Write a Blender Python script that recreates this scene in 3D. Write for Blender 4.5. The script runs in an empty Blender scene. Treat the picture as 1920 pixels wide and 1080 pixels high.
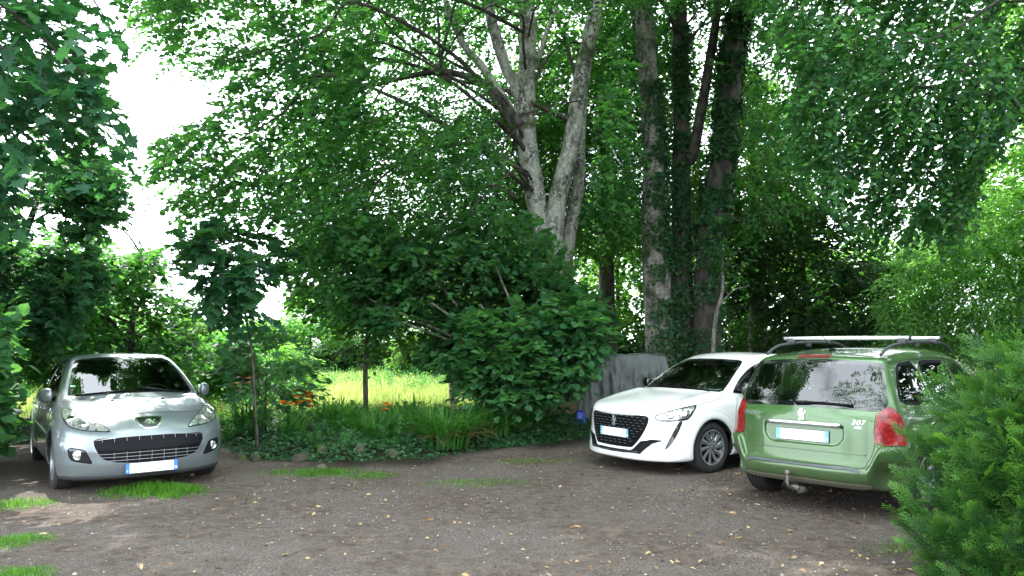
import bpy, math, random
import numpy as np
from mathutils import Vector, Matrix
from mathutils.geometry import delaunay_2d_cdt

R = math.radians
rng = np.random.default_rng(7)
random.seed(7)
scene = bpy.context.scene
COL = scene.collection

# ------------------------------------------------------------------ camera, sky, sun, exposure
CAM_H, CAM_F, CAM_PITCH, CAM_ROLL = 1.594, 1400.0, R(4.18), R(-.15)
cam_data = bpy.data.cameras.new('camera')
cam_data.sensor_width = 36.0
cam_data.lens = 36.0 * CAM_F / 1920.0
cam_data.clip_end = 800.0
cam = bpy.data.objects.new('camera', cam_data)
COL.objects.link(cam)
cam.location = (0, 0, CAM_H)
cam.rotation_euler = (Matrix.Rotation(R(90) + CAM_PITCH, 3, 'X') @ Matrix.Rotation(CAM_ROLL, 3, 'Z')).to_euler()
scene.camera = cam

SUN_EL, SUN_AZ = 56.0, -32.0          # azimuth from straight ahead (+y), negative = left
sd = Vector((math.sin(R(SUN_AZ)) * math.cos(R(SUN_EL)), math.cos(R(SUN_AZ)) * math.cos(R(SUN_EL)), math.sin(R(SUN_EL))))
sun_data = bpy.data.lights.new('sun', 'SUN')
sun_data.energy = 5.0
sun_data.angle = R(.6)
sun_data.color = (1.0, .97, .90)
sun = bpy.data.objects.new('sun', sun_data)
COL.objects.link(sun)
sun.rotation_euler = sd.to_track_quat('Z', 'Y').to_euler()

world = bpy.data.worlds.new('World')
scene.world = world
world.use_nodes = True
wn, wl = world.node_tree.nodes, world.node_tree.links
bg = wn['Background']
sky = wn.new('ShaderNodeTexSky')
sky.sky_type = 'NISHITA'
sky.sun_disc = False
sky.sun_elevation = R(SUN_EL)
sky.sun_rotation = R(SUN_AZ)
sky.air_density = 1.0
sky.dust_density = 2.0
tc = wn.new('ShaderNodeTexCoord')
cl = wn.new('ShaderNodeTexNoise')
cl.inputs['Scale'].default_value = 2.2
cl.inputs['Detail'].default_value = 6
cr = wn.new('ShaderNodeMapRange')
cr.inputs['From Min'].default_value = .30
cr.inputs['From Max'].default_value = .50
mx = wn.new('ShaderNodeMix')
mx.data_type = 'RGBA'
mx.inputs['B'].default_value = (20.5, 22.3, 24.2, 1)      # bright summer cloud
wl.new(tc.outputs['Generated'], cl.inputs['Vector'])
wl.new(cl.outputs['Fac'], cr.inputs['Value'])
wl.new(cr.outputs['Result'], mx.inputs['Factor'])
wl.new(sky.outputs['Color'], mx.inputs['A'])
wl.new(mx.outputs['Result'], bg.inputs['Color'])
bg.inputs['Strength'].default_value = .12

scene.view_settings.view_transform = 'Standard'
scene.view_settings.look = 'None'
scene.view_settings.exposure = 1.4
scene.view_settings.gamma = 1
scene.render.engine = 'CYCLES'
cy = scene.cycles
cy.max_bounces = 8
cy.diffuse_bounces = 3
cy.glossy_bounces = 4
cy.transmission_bounces = 6
cy.transparent_max_bounces = 12
cy.sample_clamp_indirect = 8
cy.caustics_reflective = False
cy.caustics_refractive = False
cy.use_denoising = True

# ------------------------------------------------------------------ small helpers
def norm(a):
    return a / (np.linalg.norm(a, axis=-1, keepdims=True) + 1e-9)

def at(u, v, d):
    """the point of the place seen at photo pixel (u, v) whose distance ahead of the camera is d"""
    c, s = math.cos(CAM_PITCH), math.sin(CAM_PITCH)
    cr_, sr_ = math.cos(CAM_ROLL), math.sin(CAM_ROLL)
    r0, up0, fw = np.array([1., 0, 0]), np.array([0, -s, c]), np.array([0, c, s])
    r, up = cr_ * r0 + sr_ * up0, -sr_ * r0 + cr_ * up0
    D = fw + (u - 960) / CAM_F * r - (v - 540) / CAM_F * up
    return np.array([0, 0, CAM_H]) + D * (d / D[1])

def ground(u, v):
    p = at(u, v, 10.0)
    t = CAM_H / (CAM_H - p[2])
    return np.array([p[0] * t, p[1] * t, 0.0])

def link(o, parent=None):
    COL.objects.link(o)
    if parent is not None:
        o.parent = parent
    return o

def tag(o, label=None, cat=None, group=None, kind=None):
    for k, v in (('label', label), ('category', cat), ('group', group), ('kind', kind)):
        if v:
            o[k] = v
    return o

def empty(name, loc, rz=0.0):
    o = bpy.data.objects.new(name, None)
    o.location = loc
    o.rotation_euler = (0, 0, rz)
    o.empty_display_size = .2
    return link(o)

def mk(name, V, faces, mats, parent=None, smooth=True, midx=None, attrs=None, sharp=None):
    """one mesh object from numpy arrays; faces is a list of (n, 3) / (n, 4) index arrays or of index lists"""
    V = np.asarray(V, np.float32)
    arrs = []
    for f in (faces if isinstance(faces, list) else [faces]):
        f = np.asarray(f, np.int32)
        if f.size:
            arrs.append(f)
    me = bpy.data.meshes.new(name)
    me.vertices.add(len(V))
    me.vertices.foreach_set('co', V.ravel())
    loops = np.concatenate([a.ravel() for a in arrs]) if arrs else np.zeros(0, np.int32)
    tot = np.concatenate([np.full(len(a), a.shape[1], np.int32) for a in arrs]) if arrs else np.zeros(0, np.int32)
    start = np.concatenate([[0], np.cumsum(tot)[:-1]]).astype(np.int32) if len(tot) else tot
    me.loops.add(len(loops))
    me.loops.foreach_set('vertex_index', loops)
    me.polygons.add(len(tot))
    me.polygons.foreach_set('loop_start', start)
    me.polygons.foreach_set('loop_total', tot)
    if midx is not None:
        me.polygons.foreach_set('material_index', np.asarray(midx, np.int32))
    me.polygons.foreach_set('use_smooth', np.full(len(tot), bool(smooth)))
    for m in (mats if isinstance(mats, (list, tuple)) else [mats]):
        me.materials.append(m)
    for k, a in (attrs or {}).items():
        at_ = me.attributes.new(k, 'FLOAT', 'POINT')
        at_.data.foreach_set('value', np.asarray(a, np.float32))
    me.update(calc_edges=True)
    if sharp:
        me.set_sharp_from_angle(angle=R(sharp))
    o = bpy.data.objects.new(name, me)
    return link(o, parent)

class MB:
    """collects verts, faces and material slots of one mesh"""
    def __init__(s):
        s.V, s.T, s.Q, s.mt, s.mq, s.n = [], [], [], [], [], 0
    def add(s, V, tris=None, quads=None, m=0):
        V = np.asarray(V, float).reshape(-1, 3)
        if tris is not None and len(tris):
            s.T.append(np.asarray(tris) + s.n); s.mt.append(np.full(len(tris), m))
        if quads is not None and len(quads):
            s.Q.append(np.asarray(quads) + s.n); s.mq.append(np.full(len(quads), m))
        s.V.append(V); s.n += len(V)
        return s
    def build(s, name, mats, parent=None, smooth=True, sharp=None, xf=None):
        V = np.concatenate(s.V)
        if xf is not None:
            V = xf(V)
        F, mi = [], []
        if s.T: F.append(np.concatenate(s.T)); mi += s.mt
        if s.Q: F.append(np.concatenate(s.Q)); mi += s.mq
        return mk(name, V, F, mats, parent, smooth, np.concatenate(mi), sharp=sharp)

_cube = {}
def rbox(size, r, n=4, c=(0, 0, 0)):
    """rounded box: (V, quads)"""
    if n not in _cube:
        V, Q, idx = [], [], {}
        def vid(p):
            k = tuple(np.round(p, 5))
            if k not in idx:
                idx[k] = len(V); V.append(p)
            return idx[k]
        g = np.linspace(-1, 1, n + 1)
        for ax in range(3):
            for sg in (-1, 1):
                for i in range(n):
                    for j in range(n):
                        q = []
                        for a, b in ((0, 0), (1, 0), (1, 1), (0, 1)):
                            p = np.zeros(3)
                            p[ax] = sg; p[(ax + 1) % 3] = g[i + a]; p[(ax + 2) % 3] = g[j + b]
                            q.append(vid(p))
                        Q.append(q if sg > 0 else q[::-1])
        _cube[n] = (np.array(V), np.array(Q))
    V, Q = _cube[n]
    h = np.array(size) / 2
    r = min(r, h.min() * .999)
    inner = h - r
    D = norm(V)
    t = np.sign(V) * np.maximum(np.abs(V) - .0, 0)
    P = np.sign(V) * inner * (np.abs(V) > .999) + np.where(np.abs(V) > .999, 0, V * inner) + D * r
    return P + np.array(c), Q

def frames(P):
    P = np.asarray(P, float)
    T = np.gradient(P, axis=0)
    T = norm(T)
    N = np.zeros_like(T)
    a = np.array([0, 0, 1.]) if abs(T[0][2]) < .9 else np.array([1., 0, 0])
    n = a - T[0] * a.dot(T[0])
    for i in range(len(T)):
        n = n - T[i] * n.dot(T[i])
        n = n / (np.linalg.norm(n) + 1e-9)
        N[i] = n
    return T, N, np.cross(T, N)

def tube(P, r, seg=8, caps=True):
    """(V, tris, quads) of a tube with a radius per point"""
    P = np.asarray(P, float)
    r = np.broadcast_to(np.asarray(r, float), (len(P),))
    T, N, B = frames(P)
    a = np.linspace(0, 2 * np.pi, seg, endpoint=False)
    V = (P[:, None] + r[:, None, None] * (np.cos(a)[None, :, None] * N[:, None] + np.sin(a)[None, :, None] * B[:, None])).reshape(-1, 3)
    i = np.arange(len(P) - 1)[:, None] * seg
    j = np.arange(seg)[None]
    k = (j + 1) % seg
    Q = np.stack([i + j, i + k, i + seg + k, i + seg + j], -1).reshape(-1, 4)
    tr = []
    if caps:
        n = len(V)
        V = np.concatenate([V, P[:1], P[-1:]])
        o = (len(P) - 1) * seg
        for q in range(seg):
            tr.append((n, (q + 1) % seg, q)); tr.append((n + 1, o + q, o + (q + 1) % seg))
    return V, np.array(tr).reshape(-1, 3), Q

def smooth_path(pts, n=8):
    """Catmull-Rom through the points (any dimension)"""
    p = np.asarray(pts, float)
    if len(p) < 3:
        return np.array([p[0] + (p[-1] - p[0]) * t for t in np.linspace(0, 1, n + 1)])
    q = np.vstack([2 * p[0] - p[1], p, 2 * p[-1] - p[-2]])
    out = []
    for i in range(1, len(q) - 2):
        for t in np.linspace(0, 1, n, endpoint=False):
            a, b, c, d = q[i - 1], q[i], q[i + 1], q[i + 2]
            out.append(.5 * (2 * b + (c - a) * t + (2 * a - 5 * b + 4 * c - d) * t * t + (3 * b - a - 3 * c + d) * t ** 3))
    out.append(p[-1])
    return np.array(out)

def hash3(i, j, k, s=0):
    n = (i * 374761393 + j * 668265263 + k * 2147483647 + s * 974711) & 0x7fffffff
    n = (n ^ (n >> 13)) * 1274126177 & 0x7fffffff
    return ((n ^ (n >> 16)) & 0xffff) / 65535.0
def vnoise(P, s=0):
    """value noise 0..1 at points (n, 3)"""
    P = np.asarray(P, float)
    I = np.floor(P).astype(np.int64); f = P - I; f = f * f * (3 - 2 * f)
    o = 0
    for a in (0, 1):
        for b in (0, 1):
            for c in (0, 1):
                w = (f[:, 0] if a else 1 - f[:, 0]) * (f[:, 1] if b else 1 - f[:, 1]) * (f[:, 2] if c else 1 - f[:, 2])
                o = o + w * hash3(I[:, 0] + a, I[:, 1] + b, I[:, 2] + c, s)
    return o

# ------------------------------------------------------------------ materials
def new_mat(name):
    m = bpy.data.materials.new(name)
    m.use_nodes = True
    return m, m.node_tree.nodes, m.node_tree.links, m.node_tree.nodes['Principled BSDF']
def pbr(name, col, rough=.5, metal=0.0, coat=0.0, spec=.5, emit=None):
    m, n, l, p = new_mat(name)
    p.inputs['Base Color'].default_value = (*col, 1)
    p.inputs['Roughness'].default_value = rough
    p.inputs['Metallic'].default_value = metal
    p.inputs['Coat Weight'].default_value = coat
    p.inputs['Coat Roughness'].default_value = .03
    p.inputs['Specular IOR Level'].default_value = spec
    return m
def noise(n, l, scale, detail=4, coord='Object', rough=.55):
    t = n.new('ShaderNodeTexCoord'); x = n.new('ShaderNodeTexNoise')
    x.inputs['Scale'].default_value = scale; x.inputs['Detail'].default_value = detail; x.inputs['Roughness'].default_value = rough
    l.new(t.outputs[coord], x.inputs['Vector'])
    return x.outputs['Fac']
def ramp(n, l, fac, stops):
    r = n.new('ShaderNodeValToRGB')
    while len(r.color_ramp.elements) < len(stops):
        r.color_ramp.elements.new(.5)
    for e, (p, c) in zip(r.color_ramp.elements, stops):
        e.position = p; e.color = (*c, 1)
    l.new(fac, r.inputs['Fac'])
    return r.outputs['Color']
def mixc(n, l, fac, a, b, mode='MIX'):
    m = n.new('ShaderNodeMix'); m.data_type = 'RGBA'; m.blend_type = mode
    for s, v in (('Factor', fac), ('A', a), ('B', b)):
        if isinstance(v, (int, float)): m.inputs[s].default_value = v
        elif isinstance(v, tuple): m.inputs[s].default_value = (*v, 1)
        else: l.new(v, m.inputs[s])
    return m.outputs['Result']
def bump(n, l, p, h, strength=.5, dist=.02):
    b = n.new('ShaderNodeBump'); b.inputs['Strength'].default_value = strength; b.inputs['Distance'].default_value = dist
    l.new(h, b.inputs['Height']); l.new(b.outputs['Normal'], p.inputs['Normal'])

def leaf_mat(name, dark, light, trans=.38, tcol=None, rough=.5, spec=.22):
    m, n, l, p = new_mat(name)
    a = n.new('ShaderNodeAttribute'); a.attribute_name = 'tint'
    c = ramp(n, l, a.outputs['Fac'], [(0, dark), (1, light)])
    l.new(c, p.inputs['Base Color'])
    p.inputs['Roughness'].default_value = rough
    p.inputs['Specular IOR Level'].default_value = spec
    t = n.new('ShaderNodeBsdfTranslucent')
    tc_ = mixc(n, l, 1.0, c, tcol or (2.7, 2.7, 1.15), 'MULTIPLY')
    l.new(tc_, t.inputs['Color'])
    mx_ = n.new('ShaderNodeMixShader'); mx_.inputs['Fac'].default_value = trans
    l.new(p.outputs['BSDF'], mx_.inputs[1]); l.new(t.outputs['BSDF'], mx_.inputs[2])
    l.new(mx_.outputs['Shader'], n['Material Output'].inputs['Surface'])
    return m
def bark_mat(name, a, b, lichen=None, scale=6.0, moss=None):
    m, n, l, p = new_mat(name)
    f = noise(n, l, scale, 8, rough=.7)
    mp_ = n.new('ShaderNodeMapping'); mp_.inputs['Scale'].default_value = (1, 1, .42)
    t_ = n.new('ShaderNodeTexCoord'); l.new(t_.outputs['Object'], mp_.inputs['Vector'])
    for x in [x for x in n if x.bl_idname == 'ShaderNodeTexNoise']: l.new(mp_.outputs['Vector'], x.inputs['Vector'])
    c = ramp(n, l, f, [(.41, a), (.56, b)])
    if lichen:
        g = noise(n, l, scale * 3.2, 8, rough=.72)
        r_ = n.new('ShaderNodeMapRange'); r_.inputs['From Min'].default_value = .50; r_.inputs['From Max'].default_value = .62
        l.new(g, r_.inputs['Value'])
        c = mixc(n, l, r_.outputs['Result'], c, lichen)
    if moss:
        g = noise(n, l, scale * .45, 4)
        r_ = n.new('ShaderNodeMapRange'); r_.inputs['From Min'].default_value = .52; r_.inputs['From Max'].default_value = .68
        l.new(g, r_.inputs['Value'])
        c = mixc(n, l, r_.outputs['Result'], c, moss)
    l.new(c, p.inputs['Base Color'])
    p.inputs['Roughness'].default_value = .9
    bump(n, l, p, f, .8, .03)
    return m
# ------------------------------------------------------------------ car bodies as smooth distance surfaces
def smax(a, b, k):
    h = np.clip(.5 + .5*(a-b)/k, 0, 1)
    return b + (a-b)*h + k*h*(1-h)
def smin(a, b, k): return -smax(-a, -b, k)
def pch(x, pts):
    """smooth monotone curve through the points (cubic Hermite)"""
    p = np.array(pts, float); X, Y = p[:, 0], p[:, 1]
    h = np.diff(X); d = np.diff(Y)/h; m = np.zeros_like(Y)
    for i in range(1, len(X)-1):
        if d[i-1]*d[i] > 0:
            w1, w2 = 2*h[i]+h[i-1], h[i]+2*h[i-1]
            m[i] = (w1+w2)/(w1/d[i-1]+w2/d[i])
    m[0], m[-1] = d[0], d[-1]
    x = np.clip(x, X[0], X[-1]); i = np.clip(np.searchsorted(X, x)-1, 0, len(X)-2)
    t = (x-X[i])/h[i]; t2 = t*t; t3 = t2*t
    return (2*t3-3*t2+1)*Y[i]+(t3-2*t2+t)*h[i]*m[i]+(-2*t3+3*t2)*Y[i+1]+(t3-t2)*h[i]*m[i+1]

def body(c, x, y, z):
    """signed body surface: lower shell and cabin blended; x from the nose to the tail"""
    ay = np.abs(y); W = c['W']
    top = pch(x, c['top']) - pch(x, c['crown'])*(ay/W)**2 + pch(x, c['fender'])*np.exp(-((ay-.66)/.13)**2)
    ft = (z-top)*pch(x, c['topg'])
    ff = (pch(z, c['nose']) + c['bowA']*(ay/W)**c['bowP'] - x)*.85
    if c.get('ledge'):
        t = np.clip((ay-.58)/.12, 0, 1); 
        u = np.clip(np.minimum((z-.2)/.24, (1.06-z)/.38), 0, 1); zt = z - .19*t*t*(3-2*t)*u*u*(3-2*u)
    else: zt = z
    fr = (x - pch(zt, c['tail']) + c['rbowA']*(ay/W)**c['rbowP'])*.9
    w = W*pch(z, c['sec'])*pch(x, c['plan'])
    for xw in (c['xf'], c['xr']):
        r = np.hypot(x-xw, z-c['rw'])
        w = w + c['flare']*np.exp(-((r-c['arch']-.03)/.07)**2)*(z > .1)
    if c.get('ledge'):
        t = np.clip((x-3.95)/.2, 0, 1); u = np.clip((.70-z)/.03, 0, 1)
        w = w + .03*t*t*(3-2*t)*u*u*(3-2*u)
    fs = ay-w
    fb = pch(x, c['bot'])-z
    k = c['k']
    lo = smax(smax(smax(ft, ff, k[0]), smax(fs, fr, k[1]), k[2]), fb, .05)
    roof = pch(x, c['roof']) - c['rcrown']*(ay/.55)**2
    cs = (ay - pch(z, c['tumble'])*pch(x, c['cplan']))*.92
    cw = (pch(z, c['ws']) + c['wsbow']*(ay/.6)**2 - x)*.5
    cr = (x - pch(z, c['rs']) + c['rsbow']*(ay/.6)**2)*c['rsg']
    cab = smax(smax(z-roof, cs, c['kc'][0]), smax(cw, cr, .05), c['kc'][1])
    cab = np.maximum(cab, .78-z)
    f = smin(lo, cab, c['kj'])
    return f

SILVER = dict(W=.874, xf=.83, xr=3.37, rw=.305, arch=.335, flare=.012,
 top=[(0,.62),(.05,.655),(.12,.715),(.25,.785),(.45,.85),(.7,.91),(.95,.955),(1.2,.975),(2.,.95),(3.,.98),(3.6,1.0),(4.05,.97)],
 topg=[(0,.6),(.25,.85),(.6,.95),(4.1,.95)],
 crown=[(0,.06),(.4,.10),(.9,.07),(1.4,.04),(4.1,.04)],
 fender=[(0,0),(.25,.0),(.6,.035),(1.,.03),(1.3,.0),(4.1,0)],
 nose=[(.1,.10),(.17,.055),(.24,.02),(.34,.0),(.45,.0),(.56,.025),(.66,.07),(.76,.15),(.9,.3)], bowA=.42, bowP=3.2,
 tail=[(.15,3.93),(.3,4.02),(.5,4.045),(.7,4.03),(.9,3.97),(1.1,3.9)], rbowA=.3, rbowP=3.2,
 sec=[(.12,.90),(.22,.955),(.38,.99),(.52,1.0),(.66,.992),(.8,.965),(.92,.93),(1.05,.89)],
 plan=[(0,.98),(.5,.995),(1.,1.),(3.,1.),(3.6,.975),(4.05,.93)],
 bot=[(0,.16),(.4,.16),(.7,.19),(3.6,.2),(4.05,.26)],
 k=(.12,.14,.14),
 roof=[(1.2,1.36),(1.7,1.425),(2.0,1.462),(2.35,1.472),(2.9,1.452),(3.4,1.40),(3.8,1.33)], rcrown=.035,
 tumble=[(.7,.835),(.9,.805),(1.05,.757),(1.2,.695),(1.35,.615),(1.5,.52)], cplan=[(.8,.93),(1.3,.985),(2.,1.),(2.8,1.),(3.5,.955),(3.95,.91)],
 ws=[(.8,.62),(.96,.93),(1.1,1.2),(1.25,1.49),(1.4,1.82),(1.5,2.08)], wsbow=.17,
 rs=[(.8,4.02),(1.0,3.95),(1.2,3.82),(1.36,3.66),(1.5,3.5)], rsbow=.12, rsg=.85, kc=(.075,.06), kj=.035)

WHITE = dict(W=.872, xf=.835, xr=3.375, rw=.31, arch=.345, flare=.018,
 top=[(0,.735),(.04,.755),(.12,.79),(.3,.84),(.6,.895),(.9,.935),(1.15,.96),(2.,.93),(3.,.96),(3.6,.98),(4.05,.95)],
 topg=[(0,.75),(.25,.9),(.6,.97),(4.1,.97)],
 crown=[(0,.05),(.4,.07),(.9,.05),(1.4,.04),(4.1,.04)],
 fender=[(0,0),(.3,.0),(.6,.02),(1.,.03),(1.3,.0),(4.1,0)],
 nose=[(.1,.03),(.17,-.02),(.25,-.03),(.34,-.012),(.45,.004),(.6,.016),(.7,.028),(.78,.06),(.9,.2)], bowA=.40, bowP=3.0,
 tail=[(.15,3.95),(.3,4.03),(.5,4.055),(.7,4.04),(.9,3.98),(1.1,3.92)], rbowA=.3, rbowP=3.2,
 sec=[(.12,.93),(.22,.97),(.34,.985),(.52,1.0),(.66,.992),(.8,.965),(.92,.93),(1.05,.89)],
 plan=[(0,.98),(.5,.995),(1.,1.),(3.,1.),(3.6,.975),(4.05,.93)],
 bot=[(0,.16),(.4,.165),(.7,.18),(3.6,.2),(4.05,.26)],
 k=(.07,.14,.12),
 roof=[(1.2,1.31),(1.7,1.392),(2.0,1.435),(2.35,1.452),(2.9,1.43),(3.4,1.36),(3.8,1.29)], rcrown=.035,
 tumble=[(.7,.83),(.9,.80),(1.05,.752),(1.2,.69),(1.33,.615),(1.5,.50)], cplan=[(.8,.95),(1.3,.99),(2.,1.),(2.8,1.),(3.5,.955),(3.95,.91)],
 ws=[(.8,.72),(.94,1.0),(1.1,1.27),(1.22,1.49),(1.36,1.80),(1.5,2.15)], wsbow=.14,
 rs=[(.8,4.02),(1.0,3.95),(1.2,3.82),(1.36,3.62),(1.5,3.45)], rsbow=.12, rsg=.85, kc=(.09,.06), kj=.03)

GREEN = dict(W=.876, xf=.9, xr=3.608, rw=.315, arch=.345, flare=.012,
 top=[(0,.62),(.05,.66),(.15,.73),(.3,.80),(.6,.88),(.95,.94),(1.2,.97),(2.,.96),(3.,.99),(3.8,1.01),(4.42,.99)],
 topg=[(0,.6),(.25,.85),(.6,.95),(4.5,.95)],
 crown=[(0,.06),(.4,.09),(.9,.06),(1.4,.04),(4.5,.03)],
 fender=[(0,0),(.25,.0),(.6,.03),(1.,.03),(1.3,.0),(4.5,0)],
 nose=[(.1,.10),(.17,.055),(.24,.02),(.34,.0),(.45,.0),(.56,.025),(.66,.07),(.76,.15),(.9,.3)], bowA=.42, bowP=3.2,
 tail=[(.18,4.22),(.28,4.34),(.36,4.405),(.42,4.418),(.452,4.405),(.478,4.362),(.53,4.350),(.8,4.322),(.95,4.295),(1.05,4.26),(1.2,4.19)], rbowA=.26, rbowP=3.4,
 sec=[(.12,.90),(.22,.955),(.38,.985),(.52,1.0),(.66,.995),(.8,.975),(.92,.945),(1.05,.905)],
 plan=[(0,.98),(.5,.995),(1.,1.),(3.2,1.),(3.9,.98),(4.42,.955)],
 bot=[(0,.185),(.4,.185),(.7,.2),(3.8,.22),(4.15,.25),(4.42,.27)],
 k=(.12,.12,.12),
 roof=[(1.2,1.38),(1.7,1.455),(2.1,1.51),(2.6,1.535),(3.1,1.53),(3.6,1.50),(3.95,1.465),(4.1,1.45)], rcrown=.03,
 tumble=[(.7,.84),(.9,.825),(1.05,.79),(1.2,.735),(1.4,.655),(1.55,.575)], cplan=[(.8,.93),(1.3,.985),(2.,1.),(3.2,1.),(3.8,.98),(4.3,.945)],
 ws=[(.8,.68),(.97,1.0),(1.1,1.25),(1.25,1.52),(1.42,1.85),(1.55,2.12)], wsbow=.15,
 rs=[(.8,4.30),(.98,4.285),(1.08,4.252),(1.25,4.165),(1.4,4.075),(1.5,4.0)], rsbow=.13, rsg=.9, kc=(.08,.05), kj=.03, ledge=True)
def sdpoly(u, v, poly):
    """signed distance to a polygon in a plane (negative inside); u, v broadcastable arrays"""
    p = np.asarray(poly, float)
    u, v = np.broadcast_arrays(u, v)
    d = np.full(u.shape, 1e9); s = np.zeros(u.shape, bool)
    for i in range(len(p)):
        a, b = p[i - 1], p[i]
        e = b - a
        wu, wv = u - a[0], v - a[1]
        t = np.clip((wu * e[0] + wv * e[1]) / (e @ e + 1e-12), 0, 1)
        d = np.minimum(d, (wu - t * e[0]) ** 2 + (wv - t * e[1]) ** 2)
        c = ((a[1] <= v) & (b[1] > v)) | ((b[1] <= v) & (a[1] > v))
        with np.errstate(divide='ignore', invalid='ignore'):
            xi = a[0] + (v - a[1]) / (b[1] - a[1] + 1e-12) * e[0]
        s ^= c & (u < xi)
    return np.where(s, -1, 1) * np.sqrt(d)

def surface_nets(F, o, h):
    ins = F < 0
    n = np.array(F.shape)
    cnt = np.zeros(n - 1, np.int8)
    sl = lambda d: tuple(slice(k, n[i] - 1 + k) for i, k in enumerate(d))
    cor = [(a, b, c) for a in (0, 1) for b in (0, 1) for c in (0, 1)]
    for d in cor: cnt += ins[sl(d)]
    act = (cnt > 0) & (cnt < 8)
    I = np.argwhere(act)
    vid = np.full(n - 1, -1, np.int64); vid[act] = np.arange(len(I))
    acc = np.zeros((len(I), 3)); num = np.zeros(len(I))
    for d in cor:
        for ax in range(3):
            if d[ax]: continue
            e = list(d); e[ax] = 1
            fa = F[tuple((I + d).T)]; fb = F[tuple((I + e).T)]
            m = (fa < 0) != (fb < 0)
            t = np.where(m, fa / np.where(m, fa - fb, 1), 0)
            p = np.array(d, float)[None] + t[:, None] * (np.arange(3) == ax)
            acc += p * m[:, None]; num += m
    V = (I + acc / num[:, None]) * h + o
    Q = []
    for ax in range(3):
        b, c = (ax + 1) % 3, (ax + 2) % 3
        lo = [slice(None)] * 3; hi = [slice(None)] * 3
        lo[ax] = slice(0, -1); hi[ax] = slice(1, None)
        E = np.argwhere(ins[tuple(lo)] != ins[tuple(hi)])
        E = E[(E[:, b] > 0) & (E[:, c] > 0) & (E[:, b] < n[b] - 1) & (E[:, c] < n[c] - 1)]
        first = ins[tuple(E.T)]
        def cell(db, dc):
            q = E.copy(); q[:, b] -= db; q[:, c] -= dc
            return vid[tuple(q.T)]
        q = np.stack([cell(1, 1), cell(0, 1), cell(0, 0), cell(1, 0)], 1)
        q[~first] = q[~first][:, ::-1]
        Q.append(q)
    return V, np.concatenate(Q)

def grad(f, P, e=.003):
    g = [f(P[:, 0] + e * (i == 0), P[:, 1] + e * (i == 1), P[:, 2] + e * (i == 2)) - f(P[:, 0] - e * (i == 0), P[:, 1] - e * (i == 1), P[:, 2] - e * (i == 2)) for i in range(3)]
    return np.stack(g, 1) / (2 * e)

def chaikin(p, n):
    for _ in range(n):
        q = np.roll(p, -1, 0)
        p = np.stack([.78 * p + .22 * q, .22 * p + .78 * q], 1).reshape(-1, p.shape[1])
    return p

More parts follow.
